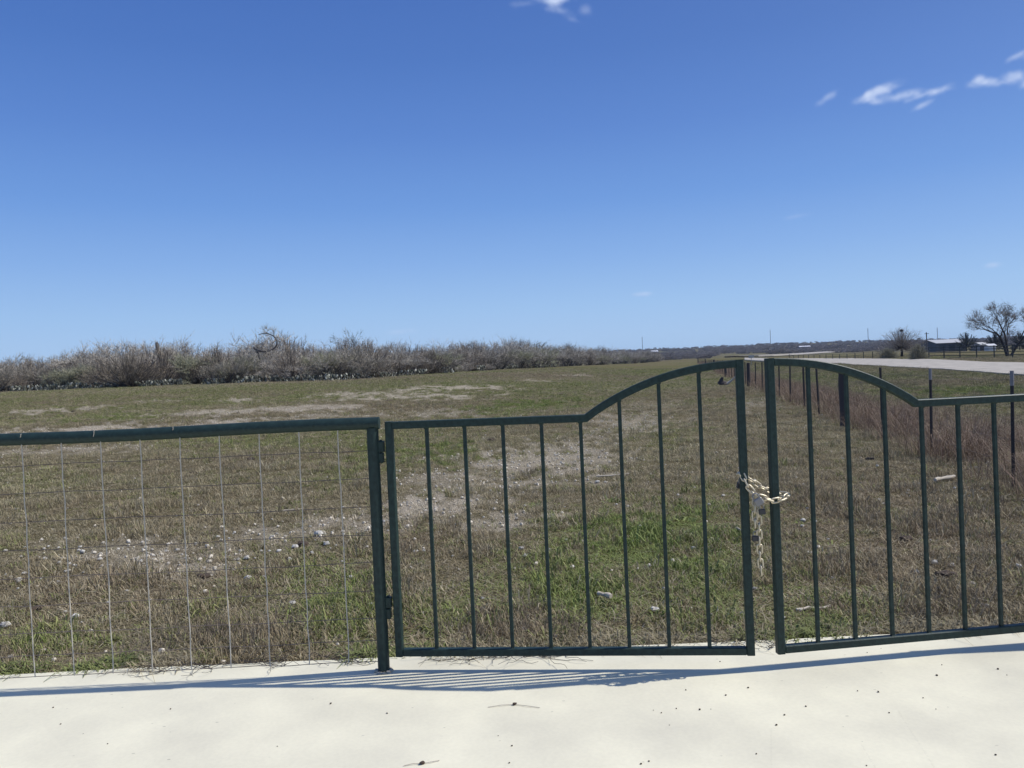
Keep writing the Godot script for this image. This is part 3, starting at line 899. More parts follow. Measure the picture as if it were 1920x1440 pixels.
# ---------------------------------------------------------------- trees, fence and buildings across the road
func across_road() -> void:
	var big := {"up": 0.1, "wob": 0.2, "col": Color(0.1, 0.088, 0.077), "tcol": Color(0.26, 0.228, 0.195), "twigs": 4, "tw": 0.018, "tl": 0.8, "kids": [2, 3], "spread": 0.6, "shrink": [0.6, 0.8], "lean": [0.3, 0.8], "r": 0.3}
	var p := spot(1890, 668)
	var d := -p.z
	var t := thing("bare_tree", p, "large bare spreading tree with two dark trunks across the road", "tree")
	var hgt := EYE.y + ray(1884, 566).y * d - p.y
	var r := RandomNumberGenerator.new()
	r.seed = 14
	var mb := MB.new()
	var crown := MB.new()
	var sc := d / F * 0.8
	var dark := Color(0.05, 0.043, 0.038)
	# limbs in units of the tree's drawn outline: [points (across, up)], start radius
	for q in [[[[-1, -3], [-8, 22], [-17, 45], [-25, 55], [-38, 59], [-50, 64]], 5.2, 0.0], [[[-17, 45], [-14, 62], [-10, 78]], 2.6, 4.0], [[[0, -3], [1, 27], [0, 52], [-6, 72], [-10, 88]], 4.6, -3.0], [[[0, 50], [9, 66], [20, 76]], 2.6, -8.0], [[[5, -3], [19, 25], [36, 47], [50, 66]], 5.0, 3.0], [[[30, 40], [32, 60], [30, 78]], 2.6, 9.0], [[[50, 64], [66, 72], [80, 76]], 2.0, 6.0], [[[-22, 52], [-30, 66], [-40, 76]], 2.2, -6.0]]:
		var lp := PackedVector3Array()
		var lr := PackedFloat32Array()
		var nn: int = q[0].size()
		for k in nn:
			lp.append(Vector3(q[0][k][0], q[0][k][1], q[2] * k * 1.5) * sc)
			lr.append(q[1] * (1.0 - 0.62 * k / (nn - 1.0)) * sc * 0.62)
		mb.tube(lp, lr, 8, dark)
		for k in range(1, nn):
			var ax := (lp[k] - lp[k - 1]).normalized()
			for e in (5 if k == nn - 1 else 2):
				var nd := (ax * 0.6 + Vector3(lp[k].x / (60.0 * sc), 0.45, 0) * 0.6 + Vector3(r.randf_range(-1, 1), r.randf_range(-0.35, 0.5), r.randf_range(-1, 1)) * 0.85).normalized()
				branch(crown, r, lp[k], nd, 17.0 * sc * r.randf_range(0.7, 1.15), 0.75 * sc, 3, big)
	part("trunk", mb.mesh(), M.bark, t)
	part("crown", crown.mesh(), M.bark, t)
	# round bare tree with a nest
	p = spot(1691, 668)
	d = -p.z
	t = thing("bare_tree", p, "small round headed bare tree with a dark nest across the road", "tree")
	hgt = EYE.y + ray(1691, 612).y * d - p.y
	mb = MB.new(); crown = MB.new()
	var k2 := hgt / 6.0
	mb.tube(PackedVector3Array([Vector3(0, -0.3, 0), Vector3(0.05, hgt * 0.12, 0), Vector3(0, hgt * 0.3, 0)]), PackedFloat32Array([0.3 * k2, 0.22 * k2, 0.2 * k2]), 8, Color(0.035, 0.03, 0.027))
	dome(crown, r, Vector3(0, hgt * 0.26, 0), 47.0 * d / F, hgt * 0.68, 200, 0.03 * k2, -0.25, 20, 0.012, 0.8, Color(0.13, 0.112, 0.095), Color(0.34, 0.295, 0.245))
	part("trunk", mb.mesh(), M.bark, t)
	part("crown", crown.mesh(), M.bark, t)
	mb = MB.new()
	mb.blob(Vector3(0.1, hgt * 0.86, 0.0), Vector3(0.36, 0.26, 0.34) * k2, 6, 8, Basis(), 0.25, r, Color(0.03, 0.026, 0.022), true)
	tag(part("bird_nest", mb.mesh(), M.bark, self, p), "dark bird nest high in the small round bare tree", "nest")
	# round bushes
	for q in [[1665, 672, 652, 0.9, "low grey olive bush left of the small round bare tree by the road", 401], [1722, 674, 645, 0.62, "rounded dense grey bush between the small bare tree and the pipe fence", 402]]:
		p = spot(q[0], q[1])
		var want: float = EYE.y + ray(q[0], q[2]).y * -p.z - p.y
		var bm := MB.new()
		dome(bm, r, Vector3(0, -0.05, 0), want * q[3], want, 220, 0.02, -0.05, 20, 0.012, want * 0.2, Color(0.12, 0.105, 0.08), Color(0.36, 0.33, 0.23))
		var o := part("roadside_bush", bm.mesh(), M.bark, self, p)
		tag(o, q[4], "bush")
	# pipe rail fence along the far side of the road
	var pf := mat(Color(0.045, 0.05, 0.048), 0.8)
	var a := spot(1742, 672)
	var b := spot(1990, 668)
	var run := Vector3(b.x - a.x, 0, b.z - a.z)
	t = thing("rail_fence", a, "dark pipe rail fence running beneath the large bare tree across the road", "fence")
	var dir := run.normalized()
	var nposts := int(run.length() / 2.6)
	for j in nposts + 1:
		var g := a + dir * 2.6 * j
		var gy := ground(g.x, -g.z) - a.y
		part("post", pipe_mesh(Vector3(dir.x * 2.6 * j, gy - 0.2, dir.z * 2.6 * j), Vector3(dir.x * 2.6 * j, gy + 1.55, dir.z * 2.6 * j), 0.07, 6), pf, t)
	for y in [0.35, 0.75, 1.12, 1.48]:
		var pts := PackedVector3Array()
		var rr := PackedFloat32Array()
		for j in nposts + 1:
			var g := a + dir * 2.6 * j
			pts.append(Vector3(dir.x * 2.6 * j, ground(g.x, -g.z) - a.y + y, dir.z * 2.6 * j)); rr.append(0.045)
		mb = MB.new()
		mb.tube(pts, rr, 6)
		part("rail", mb.mesh(), pf, t)
	# wire fence further along that side
	a = spot(1480, 673); b = spot(1655, 672)
	run = Vector3(b.x - a.x, 0, b.z - a.z)
	dir = run.normalized()
	t = thing("wire_fence", a, "low dark post and wire fence on the far verge before the small bare tree", "fence")
	nposts = int(clampf(run.length() / 5.0, 6, 60))
	var stp := run.length() / nposts
	var tops := PackedVector3Array()
	for j in nposts + 1:
		var g := a + dir * stp * j
		var gy := ground(g.x, -g.z) - a.y
		part("post", pipe_mesh(Vector3(dir.x * stp * j, gy - 0.2, dir.z * stp * j), Vector3(dir.x * stp * j, gy + 1.25, dir.z * stp * j), 0.07, 5), pf, t)
		tops.append(Vector3(dir.x * stp * j, gy + 1.2, dir.z * stp * j))
	for y in [0.0, -0.4, -0.8]:
		mb = MB.new()
		var q := PackedVector3Array()
		var rr := PackedFloat32Array()
		for e in tops: q.append(e + Vector3(0, y, 0)); rr.append(0.02)
		mb.tube(q, rr, 4)
		part("wire", mb.mesh(), pf, t)
	# buildings
	var bp := at(1768, 650, 300.0)
	bp.y = ground(bp.x, 300.0)
	house("long_barn", bp, 13.5, 3.4, 1.3, mat(Color(0.1, 0.102, 0.11), 0.85), mat(Color(0.42, 0.42, 0.42), 0.6), 0.2, "long low dark blue barn with a pale metal roof beyond the road", 9.0, 2)
	bp = at(1838, 646, 300.0); bp.y = ground(bp.x, 300.0)
	house("white_house", bp, 3.6, 2.3, 0.9, mat(Color(0.5, 0.48, 0.44), 0.85), mat(Color(0.45, 0.44, 0.42), 0.7), 0.1, "small white house behind the dark evergreen tree beyond the road", 6.0, 1)
	bp = at(1856, 650, 280.0); bp.y = ground(bp.x, 280.0)
	house("white_shed", bp, 2.6, 2.0, 0.6, mat(Color(0.65, 0.63, 0.6), 0.85), mat(Color(0.6, 0.6, 0.6), 0.6), 0.0, "tiny white shed left of the large bare tree trunks", 2.6)
	# utility pole beside the barn
	bp = at(1738, 654, 270.0); bp.y = ground(bp.x, 270.0)
	t = thing("utility_pole", bp, "dark wooden utility pole at the end of the long barn", "pole")
	var uh := at(1738, 623, 270.0).y - bp.y
	part("pole", pipe_mesh(Vector3(0, -0.3, 0), Vector3(0, uh, 0), 0.16, 8), M.postwood, t)
	part("crossarm", box_mesh(Vector3(1.6, 0.14, 0.14), 0.01), M.postwood, t, Vector3(0, uh - 0.5, 0.17))
	# evergreen trees by the buildings
	for q in [[1812, 650, 623, 290.0, 1.15, 601, "dark evergreen tree between the long barn and the white house"], [1866, 651, 623, 285.0, 1.1, 602, "dark evergreen tree behind the large bare tree's left limbs"], [1912, 654, 624, 285.0, 1.0, 603, "dark evergreen tree behind the large bare tree's trunks"], [1945, 654, 624, 285.0, 1.2, 604, "dark evergreen tree behind the right hand end of the rail fence"]]:
		bp = at(q[0], q[1], q[3]); bp.y = ground(bp.x, q[3])
		var want: float = at(q[0], q[2], q[3]).y - bp.y
		var o := thing("evergreen_tree", bp, q[6], "tree")
		var em := MB.new()
		dome(em, r, Vector3(0, want * 0.3, 0), want * 0.55 * q[4], want * 0.72, 130, 0.05, -0.5, 26, 0.07, 0.45, Color(0.04, 0.036, 0.03), Color(0.042, 0.05, 0.034))
		part("crown", em.mesh(), M.bark, o)
		part("trunk", pipe_mesh(Vector3(0, -0.2, 0), Vector3(0, want * 0.4, 0), 0.18, 7), M.postwood, o)
	# small pale sign by the road bend
	var mp := spot(1409, 684)
	t = thing("road_sign", mp, "small pale sign on a thin post where the road bends away", "sign")
	part("post", pipe_mesh(Vector3(0, -0.2, 0), Vector3(0, 1.5, 0), 0.05, 6), M.tip, t)
	part("panel", box_mesh(Vector3(0.85, 0.45, 0.04), 0.01), M.stone, t, Vector3(0, 1.3, 0.075))

# ---------------------------------------------------------------- concrete drive
func apron() -> void:
	var W := 2048
	var H := 1024
	var f := FastNoiseLite.new()
	f.seed = 61; f.frequency = 0.006; f.fractal_octaves = 5
	var a := f.get_image(W, H, false, false, false)
	f.seed = 62; f.frequency = 0.15; f.fractal_octaves = 3
	var b := f.get_image(W, H, false, false, false)
	a.convert(Image.FORMAT_RGBA8); b.convert(Image.FORMAT_RGBA8)
	var im := Image.create(W, H, false, Image.FORMAT_RGBA8)
	var da := a.get_data()
	var db := b.get_data()
	var out := PackedByteArray()
	out.resize(W * H * 4)
	for k in W * H:
		var s := 0.87 + da[k * 4] / 255.0 * 0.14 + (db[k * 4] / 255.0 - 0.5) * 0.035
		out[k * 4] = int(clampf(s * 234.0, 0, 255))
		out[k * 4 + 1] = int(clampf(s * 227.5, 0, 255))
		out[k * 4 + 2] = int(clampf((s - 0.02 * da[k * 4] / 255.0) * 203.5, 0, 255))
		out[k * 4 + 3] = 255
	im = Image.create_from_data(W, H, false, Image.FORMAT_RGBA8, out)
	# faint broom and tyre scuffs: long thin marks
	var rg := RandomNumberGenerator.new()
	rg.seed = 5
	for k in 26:
		var x := rg.randf_range(900, 2040)
		var y := rg.randf_range(200, 620)
		var dx := rg.randf_range(-0.35, -0.15)
		var al := rg.randf_range(0.015, 0.04)
		for j in rg.randi_range(80, 380):
			var qx := int(x - dx * -j * 1.0)
			var qy := int(y + j)
			if qx > 1 and qx < W - 2 and qy < H - 1 and rg.randf() < 0.8:
				im.set_pixel(qx, qy, im.get_pixel(qx, qy).darkened(al))
				if rg.randf() < 0.5: im.set_pixel(qx + 1, qy, im.get_pixel(qx + 1, qy).darkened(al * 0.6))
	for k in 420:   # grains and stains
		var x := rg.randi_range(4, W - 6)
		var y := rg.randi_range(4, H - 6)
		var al := rg.randf_range(0.06, 0.3)
		for e in rg.randi_range(1, 3):
			im.set_pixel(x + e, y, im.get_pixel(x + e, y).darkened(al))
	var m := mat(Color(1, 1, 1), 0.92)
	m.albedo_texture = ImageTexture.create_from_image(im)
	m.metallic_specular = 0.25
	m.heightmap_enabled = true
	m.heightmap_texture = noise_tex(0.08, 0.0, 1.0, 65)
	m.heightmap_scale = 0.08
	# top sheet with texture coordinates in metres (8 m by 4 m per repeat), chamfered back edge, slightly uneven
	var st := SurfaceTool.new()
	st.begin(Mesh.PRIMITIVE_TRIANGLES)
	var xs := []
	var x := -9.0
	while x <= 9.001:
		xs.append(x); x += 0.1
	var strip := func(y0: float, d0: float, y1: float, d1: float, wob: bool, wob1: bool) -> void:
		for k in xs.size() - 1:
			var q := []
			for e in [[k, d0, y0, wob], [k, d1, y1, wob1], [k + 1, d1, y1, wob1], [k + 1, d0, y0, wob]]:
				var w: float = xs[e[0]]
				var dj: float = e[1] + (0.012 * n1.get_noise_2d(w * 9.0, 0.0) if e[3] else 0.0)
				q.append([Vector3(w, e[2], -dj), Vector2(w / 8.0 + 0.5, (4.1 - dj + e[2]) / 4.0)])
			for j in [0, 1, 2, 0, 2, 3]:
				st.set_uv(q[j][1]); st.add_vertex(q[j][0])
	strip.call(0.0, -9.0, 0.0, 0.0, false, false)
	strip.call(0.0, 0.0, 0.0, 2.5, false, false)
	strip.call(0.0, 2.5, 0.0, 4.04, false, true)
	strip.call(0.0, 4.04, -0.014, 4.055, true, true)
	strip.call(-0.014, 4.055, -0.15, 4.055, true, true)
	strip.call(0.0, -9.0, -0.15, -9.0, false, false)
	st.generate_normals()
	var o := part("driveway", st.commit(), m, self)
	tag(o, "pale concrete driveway apron in front of the gate", "", "", "structure")
	# crumbs and small sticks lying on it
	var crumbs := [[1225, 1332], [1268, 1329], [1240, 1337], [1255, 1360], [1312, 1331], [1333, 1330], [1286, 1294], [1361, 1304], [1403, 1290], [1471, 1341], [1511, 1325], [1456, 1360], [1608, 1296], [1647, 1298], [1731, 1309], [1755, 1330], [1667, 1337], [1757, 1267], [1766, 1247], [1871, 1255], [1888, 1266], [1867, 1416], [1625, 1436], [1418, 1414], [1202, 1433], [1217, 1428], [934, 1380], [960, 1399], [726, 1338], [114, 1358], [156, 1376], [202, 1395], [100, 1327], [880, 1246], [1350, 1241], [1626, 1224], [1652, 1216], [955, 1431], [320, 1330], [520, 1400], [620, 1320]]
	var cm := []
	for k in 3:
		var mb := MB.new()
		mb.blob(Vector3(0, 0.003, 0), Vector3(0.006, 0.004, 0.005), 4, 6, Basis(), 0.3, rg, Color.WHITE, true)
		cm.append(mb.mesh())
	for q in crumbs:
		var r := ray(q[0], q[1])
		var d := -EYE.y / r.y
		var c := part("dirt_crumb", cm[rg.randi() % 3], M.dirt, self, Vector3(r.x * d, 0.0, -d))
		c.rotation.y = rg.randf() * TAU
		c.scale = Vector3.ONE * rg.randf_range(0.35, 0.95)
		tag(c, "small dark crumb of dirt lying on the pale concrete", "crumb", "crumbs on the driveway")
	for q in [[[915, 1327], [940, 1324], [965, 1322], [985, 1325], [1012, 1328], "thin bowed stem with a seed head on the concrete below the left gate leaf"], [[757, 1437], [775, 1434], [792, 1433], [808, 1431], [824, 1427], "short brown stem with a husk lying on the open concrete"]]:
		var pts := PackedVector3Array()
		var rr := PackedFloat32Array()
		var mid := Vector3.ZERO
		for k in 5:
			var r := ray(q[k][0], q[k][1])
			var d := -EYE.y / r.y
			pts.append(Vector3(r.x * d, 0.003 + 0.002 * (k % 2), -d)); rr.append(0.0014)
			if k == 2: mid = pts[2]
		var org := Vector3(pts[2].x, 0, pts[2].z)
		for k in 5: pts[k] -= org
		var t := thing("fallen_twig", org, q[5], "stem")
		var mb := MB.new()
		mb.tube(pts, rr, 5)
		part("stalk", mb.mesh(), M.stick, t)
		mb = MB.new()
		mb.blob(Vector3(0, 0.006, 0), Vector3(0.012, 0.006, 0.007), 5, 7, Basis(Vector3.UP, 0.4), 0.15, rg)
		part("husk", mb.mesh(), M.dirt, t)
	# dead runners creeping over the edge of the slab
	for q in [[420, 1250, 0.5, 16], [345, 1262, 0.3, 8], [255, 1262, 0.25, 6], [520, 1250, 0.3, 7], [575, 1243, 0.3, 7], [645, 1246, 0.28, 7], [900, 1234, 0.4, 11], [960, 1237, 0.45, 14], [1030, 1233, 0.35, 8], [840, 1236, 0.3, 6], [1385, 1208, 0.22, 8], [1365, 1207, 0.2, 6], [1432, 1222, 0.13, 7]]:
		var r := ray(q[0], q[1])
		var d := -EYE.y / r.y
		var org := Vector3(r.x * d, 0, -d)
		var mb := MB.new()
		for k in q[3]:
			var p := Vector3(rg.randf_range(-0.5, 0.5) * q[2], 0.01, rg.randf_range(-0.5, 0.1) * 0.12)
			var an := rg.randf_range(-0.5, 0.5) + (PI if rg.randf() < 0.5 else 0.0)
			var pts := PackedVector3Array()
			var rr := PackedFloat32Array()
			for j in 9:
				pts.append(p); rr.append(0.0017 * (1.0 - j * 0.06))
				an += rg.randf_range(-0.7, 0.7)
				p += Vector3(cos(an), 0, sin(an) * 0.8) * q[2] * 0.08
				p.y = clampf(p.y + rg.randf_range(-0.012, 0.012), 0.003, 0.035)
			mb.tube(pts, rr, 4)
		tag(part("dead_runner", mb.mesh(), M.vine, self, org), "tangle of thin dark dead runners lying over the edge of the concrete", "runner", "dead runners on the driveway edge")

# ---------------------------------------------------------------- gate leaves, pipe panels, chain
const LEAFW := 1.717
func leaf(called: String, hinge: Vector3, turn: float, label: String) -> Node3D:
	var t := thing(called, hinge, label, "gate", "", turn)
	var y0 := 0.091
	var tw := 0.037
	part("stile", sweep(PackedVector2Array([Vector2(0, y0 - tw / 2), Vector2(0, 1.2535)]), tw, tw), M.paint, t).set_meta("label", "hinge stile")
	part("stile", sweep(PackedVector2Array([Vector2(LEAFW, y0 - tw / 2), Vector2(LEAFW, 1.484)]), tw, tw), M.paint, t).set_meta("label", "tall latch stile")
	part("bottom_rail", box_mesh(Vector3(LEAFW - tw - 0.001, tw, tw - 0.003)), M.paint, t, Vector3(LEAFW / 2, y0 + 0.001, 0))
	var pts := PackedVector2Array([Vector2(tw / 2 + 0.0005, 1.2335), Vector2(LEAFW - 0.735, 1.2335)])
	for k in range(1, 17):
		var s := 0.735 * (1.0 - k / 16.0)
		pts.append(Vector2(minf(LEAFW - s, LEAFW - tw / 2 - 0.0005), 1.465 - (1.0 - cos(asin(s / 1.29))) * 1.29 - 0.0))
	part("top_rail", sweep(pts, tw, tw - 0.003), M.paint, t)
	for k in range(1, 9):
		var x := LEAFW * k / 9.0
		var yt := 1.2335
		var s := LEAFW - x
		if s < 0.735: yt = 1.465 - (1.0 - cos(asin(s / 1.29))) * 1.29
		var h := yt - tw / 2 + 0.004 - (y0 + tw / 2)
		var bar := part("bar", box_mesh(Vector3(0.0175, h, 0.0175), 0.002), M.paint, t, Vector3(x, y0 + tw / 2 + h / 2, 0))
		for e in [-1.0, 1.0]:
			var wb := MB.new()
			for j in 4:
				wb.blob(Vector3((j - 1.5) * 0.005, e * (h / 2 - (0.0 if e < 0.0 else 0.005)), -0.0095 if cos(turn) < 0.0 else 0.0095), Vector3(0.005, 0.0045, 0.004), 4, 6, Basis(), 0.2, rng)
			part("weld_bead", wb.mesh(), M.paint, bar)
	return t

func hinge_at(t: Node3D, y: float, side: float) -> void:
	# two short boxed knuckles between post and stile, one above the other, with a pin
	var h := part("hinge", box_mesh(Vector3(0.034, 0.055, 0.03), 0.003), M.paint, t, Vector3(side * 0.046, y + 0.03, 0.002))
	part("knuckle", box_mesh(Vector3(0.034, 0.05, 0.03), 0.003), M.paint, h, Vector3(side * 0.006, -0.056, -0.001))
	part("pin", pipe_mesh(Vector3(0, -0.085, 0), Vector3(0, 0.034, 0), 0.007, 8), M.paint, h)

func panel(called: String, post: Vector3, dir: float, length: float, label: String) -> void:
	# post at the gate, round top rail, welded wire mesh; dir -1 runs left, +1 right
	var t := thing(called, post, label, "fence")
	part("post", pipe_mesh(Vector3(0, -0.2, 0), Vector3(0, 1.225, 0), 0.0295, 24), M.pipe, t)
	part("post", pipe_mesh(Vector3(dir * length, -0.2, 0), Vector3(dir * length, 1.225, 0), 0.0295, 24), M.pipe, t)
	var gr := MB.new()
	for k in 14:
		var a := TAU * k / 14.0 + rng.randf_range(-0.15, 0.15)
		gr.blob(Vector3(cos(a) * 0.036, 0.002, sin(a) * 0.036), Vector3(0.014, rng.randf_range(0.004, 0.009), 0.011), 4, 7, Basis(Vector3.UP, -a), 0.25, rng, Color.WHITE, true)
	part("grout_ring", gr.mesh(), M.grout, t)
	var mb := MB.new()
	var pts := PackedVector3Array()
	var rr := PackedFloat32Array()
	for k in 13:
		pts.append(Vector3(dir * (-0.036 + (length + 0.09) * k / 12.0), 1.248 + 0.004 * sin(k * 1.1), 0)); rr.append(0.031)
	mb.tube(pts, rr, 24, Color.WHITE, true)
	part("top_rail", mb.mesh(), M.pipe, t)
	var rg := RandomNumberGenerator.new()
	rg.seed = 31
	var rows := [1.115, 0.975, 0.832, 0.692, 0.552, 0.412, 0.272, 0.16, 0.055]
	for y in rows:
		var p2 := PackedVector3Array(); var r2 := PackedFloat32Array()
		for k in 25:
			p2.append(Vector3(dir * (0.025 + (length - 0.05) * k / 24.0), y + rg.randf_range(-0.0035, 0.0035), 0.012 + rg.randf_range(-0.004, 0.004))); r2.append(0.0017)
		mb = MB.new()
		mb.tube(p2, r2, 6)
		part("wire", mb.mesh(), M.rust, t).set_meta("label", "rusty horizontal wire")
	var x := 0.17
	while x < length - 0.05:
		var p2 := PackedVector3Array(); var r2 := PackedFloat32Array()
		for k in 13:
			p2.append(Vector3(dir * (x + rg.randf_range(-0.0025, 0.0025)), 0.055 + (1.222 - 0.055) * k / 12.0, 0.0165 + rg.randf_range(-0.002, 0.002))); r2.append(0.0026)
		mb = MB.new()
		mb.tube(p2, r2, 6)
		part("wire", mb.mesh(), M.wire, t).set_meta("label", "pale galvanised upright wire")
		if rg.randf() < 0.6:
			mb = MB.new()
			var h := rg.randf_range(0.006, 0.016)
			var wx := x + rg.randf_range(-0.03, 0.05)
			var an := rg.randf_range(0.2, 1.3)
			var wp := PackedVector3Array(); var wr := PackedFloat32Array()
			for k in 4:
				var e := an + (k - 1.5) * h / 0.031
				wp.append(Vector3(dir * wx + 0.003 * sin(k * 2.0), 1.248 + sin(e) * 0.0318, cos(e) * 0.0318)); wr.append(0.0014)
			mb.tube(wp, wr, 5, Color.WHITE, true)
			part("weld_scar", mb.mesh(), M.worn, t)
		x += 0.197

func gates() -> void:
	var h1 := Vector3(-0.624, 0, -3.85)
	var h2 := Vector3(2.932, 0, -3.85)
	var th := atan2(0.19, 1.707)
	var l := leaf("gate_leaf", h1, -th, "dark green steel gate leaf hinged beside the wire mesh panel, chain round its tall end")
	var r := leaf("gate_leaf", h2, PI + th, "dark green steel gate leaf whose tall stile the chain is drawn to")
	hinge_at(l, 1.10, -1.0); hinge_at(l, 0.315, -1.0)
	hinge_at(r, 1.10, -1.0); hinge_at(r, 0.315, -1.0)
	panel("pipe_panel", Vector3(-0.708, 0, -3.85), -1.0, 3.6, "green pipe fence panel filled with welded wire mesh beside the gate")
	panel("pipe_panel", Vector3(3.02, 0, -3.85), 1.0, 2.4, "green pipe fence panel carrying the second gate leaf at the field fence corner")
	# chain
	var lm := MB.new()
	var loop := PackedVector3Array()
	var lr := PackedFloat32Array()
	for k in 17:
		var a := TAU * k / 16.0
		loop.append(Vector3(cos(a) * 0.0115, sin(a) * 0.0115 + (0.011 if sin(a) > 0.001 else -0.011 if sin(a) < -0.001 else 0.0), 0)); lr.append(0.0042)
	lm.tube(loop, lr, 7)
	var link := lm.mesh()
	# front run, given by points on the near side of the stiles
	var z := 0.024
	var chain := [at(1393, 893, 3.645), at(1402, 912, 3.63), at(1418, 929, 3.615), at(1434, 934, 3.615), at(1449, 939, 3.62), at(1466, 936, 3.63), at(1475, 930, 3.66), at(1476, 928, 3.70), at(1456, 925, 3.72), at(1430, 915, 3.72), at(1404, 898, 3.72), at(1388, 891, 3.70), at(1386, 890, 3.665), at(1393, 893, 3.645)]
	var t := thing("chain", Vector3(chain[2].x, chain[2].y, chain[2].z), "yellowed steel chain wrapped round both gate stiles with its tail hanging down", "chain")
	links(t, chain, link, t.position)
	var tail := [at(1420, 948, 3.63), at(1423, 975, 3.628), at(1424, 1010, 3.628), at(1425, 1045, 3.63), at(1428, 1078, 3.63)]
	links(t, tail, link, t.position)
	var tail2 := [at(1416, 940, 3.635), at(1415, 965, 3.63), at(1416, 990, 3.63)]
	links(t, tail2, link, t.position)
	# padlocks
	lock(at(1416, 930, 3.60), 0.5, M.lockpale, "grey steel padlock closing the chain between the gate stiles", 1.0)
	lock(at(1428, 950, 3.612), 0.05, M.lockbody, "small dark padlock hanging from the chain below the grey padlock", 0.75)
	lock(at(1416, 1000, 3.632), 0.0, M.lockbody, "black padlock hanging low on the shorter end of the chain", 0.75)
	lock(at(1390, 900, 3.70), -0.2, M.lockbody, "dark padlock behind the tall stile of the first gate leaf", 0.85)

func links(t: Node3D, pts: Array, link: Mesh, org: Vector3) -> void:
	var c := Curve3D.new()
	c.bake_interval = 0.004
	for p in pts: c.add_point(p)
	var ln := c.get_baked_length()
	var n := int(ln / 0.0345)
	for k in n + 1:
		var p := c.sample_baked(minf(ln, k * 0.0345))
		var q := c.sample_baked(minf(ln, k * 0.0345 + 0.01)) - c.sample_baked(maxf(0.0, k * 0.0345 - 0.01))
		var y := q.normalized()
		var x := y.cross(Vector3(0, 0.1, 1)).normalized()
		var zz := x.cross(y).normalized()
		var b := Basis(x, y, zz)
		if k % 2 == 1: b = b * Basis(Vector3.UP, PI / 2 + 0.25)
		else: b = b * Basis(Vector3.UP, 0.35)
		var o := part("link", link, M.chain, t)
		o.transform = Transform3D(b, p - org)

func lock(p: Vector3, lean: float, m: Material, label: String, s: float) -> void:
	var t := thing("padlock", p, label, "padlock")
	t.rotation.z = lean
	t.scale = Vector3.ONE * s
	part("body", box_mesh(Vector3(0.042, 0.036, 0.02), 0.005), m, t, Vector3(0, -0.032, 0))
	var mb := MB.new()
	var pts := PackedVector3Array(); var rr := PackedFloat32Array()
	for k in 11:
		var a := PI * k / 10.0
		pts.append(Vector3(cos(a) * 0.0135, sin(a) * 0.014 + (-0.002 if k > 0 and k < 10 else -0.016), 0)); rr.append(0.0036)
	mb.tube(pts, rr, 7)
	part("shackle", mb.mesh(), M.lockpale, t)

# ---------------------------------------------------------------- barbed wire fence on the right of the field
func fx(d: float) -> float: return 5.3 + 0.222 * (d - 8.2) if d > 8.2 else 5.3 + 0.222 * (d - 8.2)

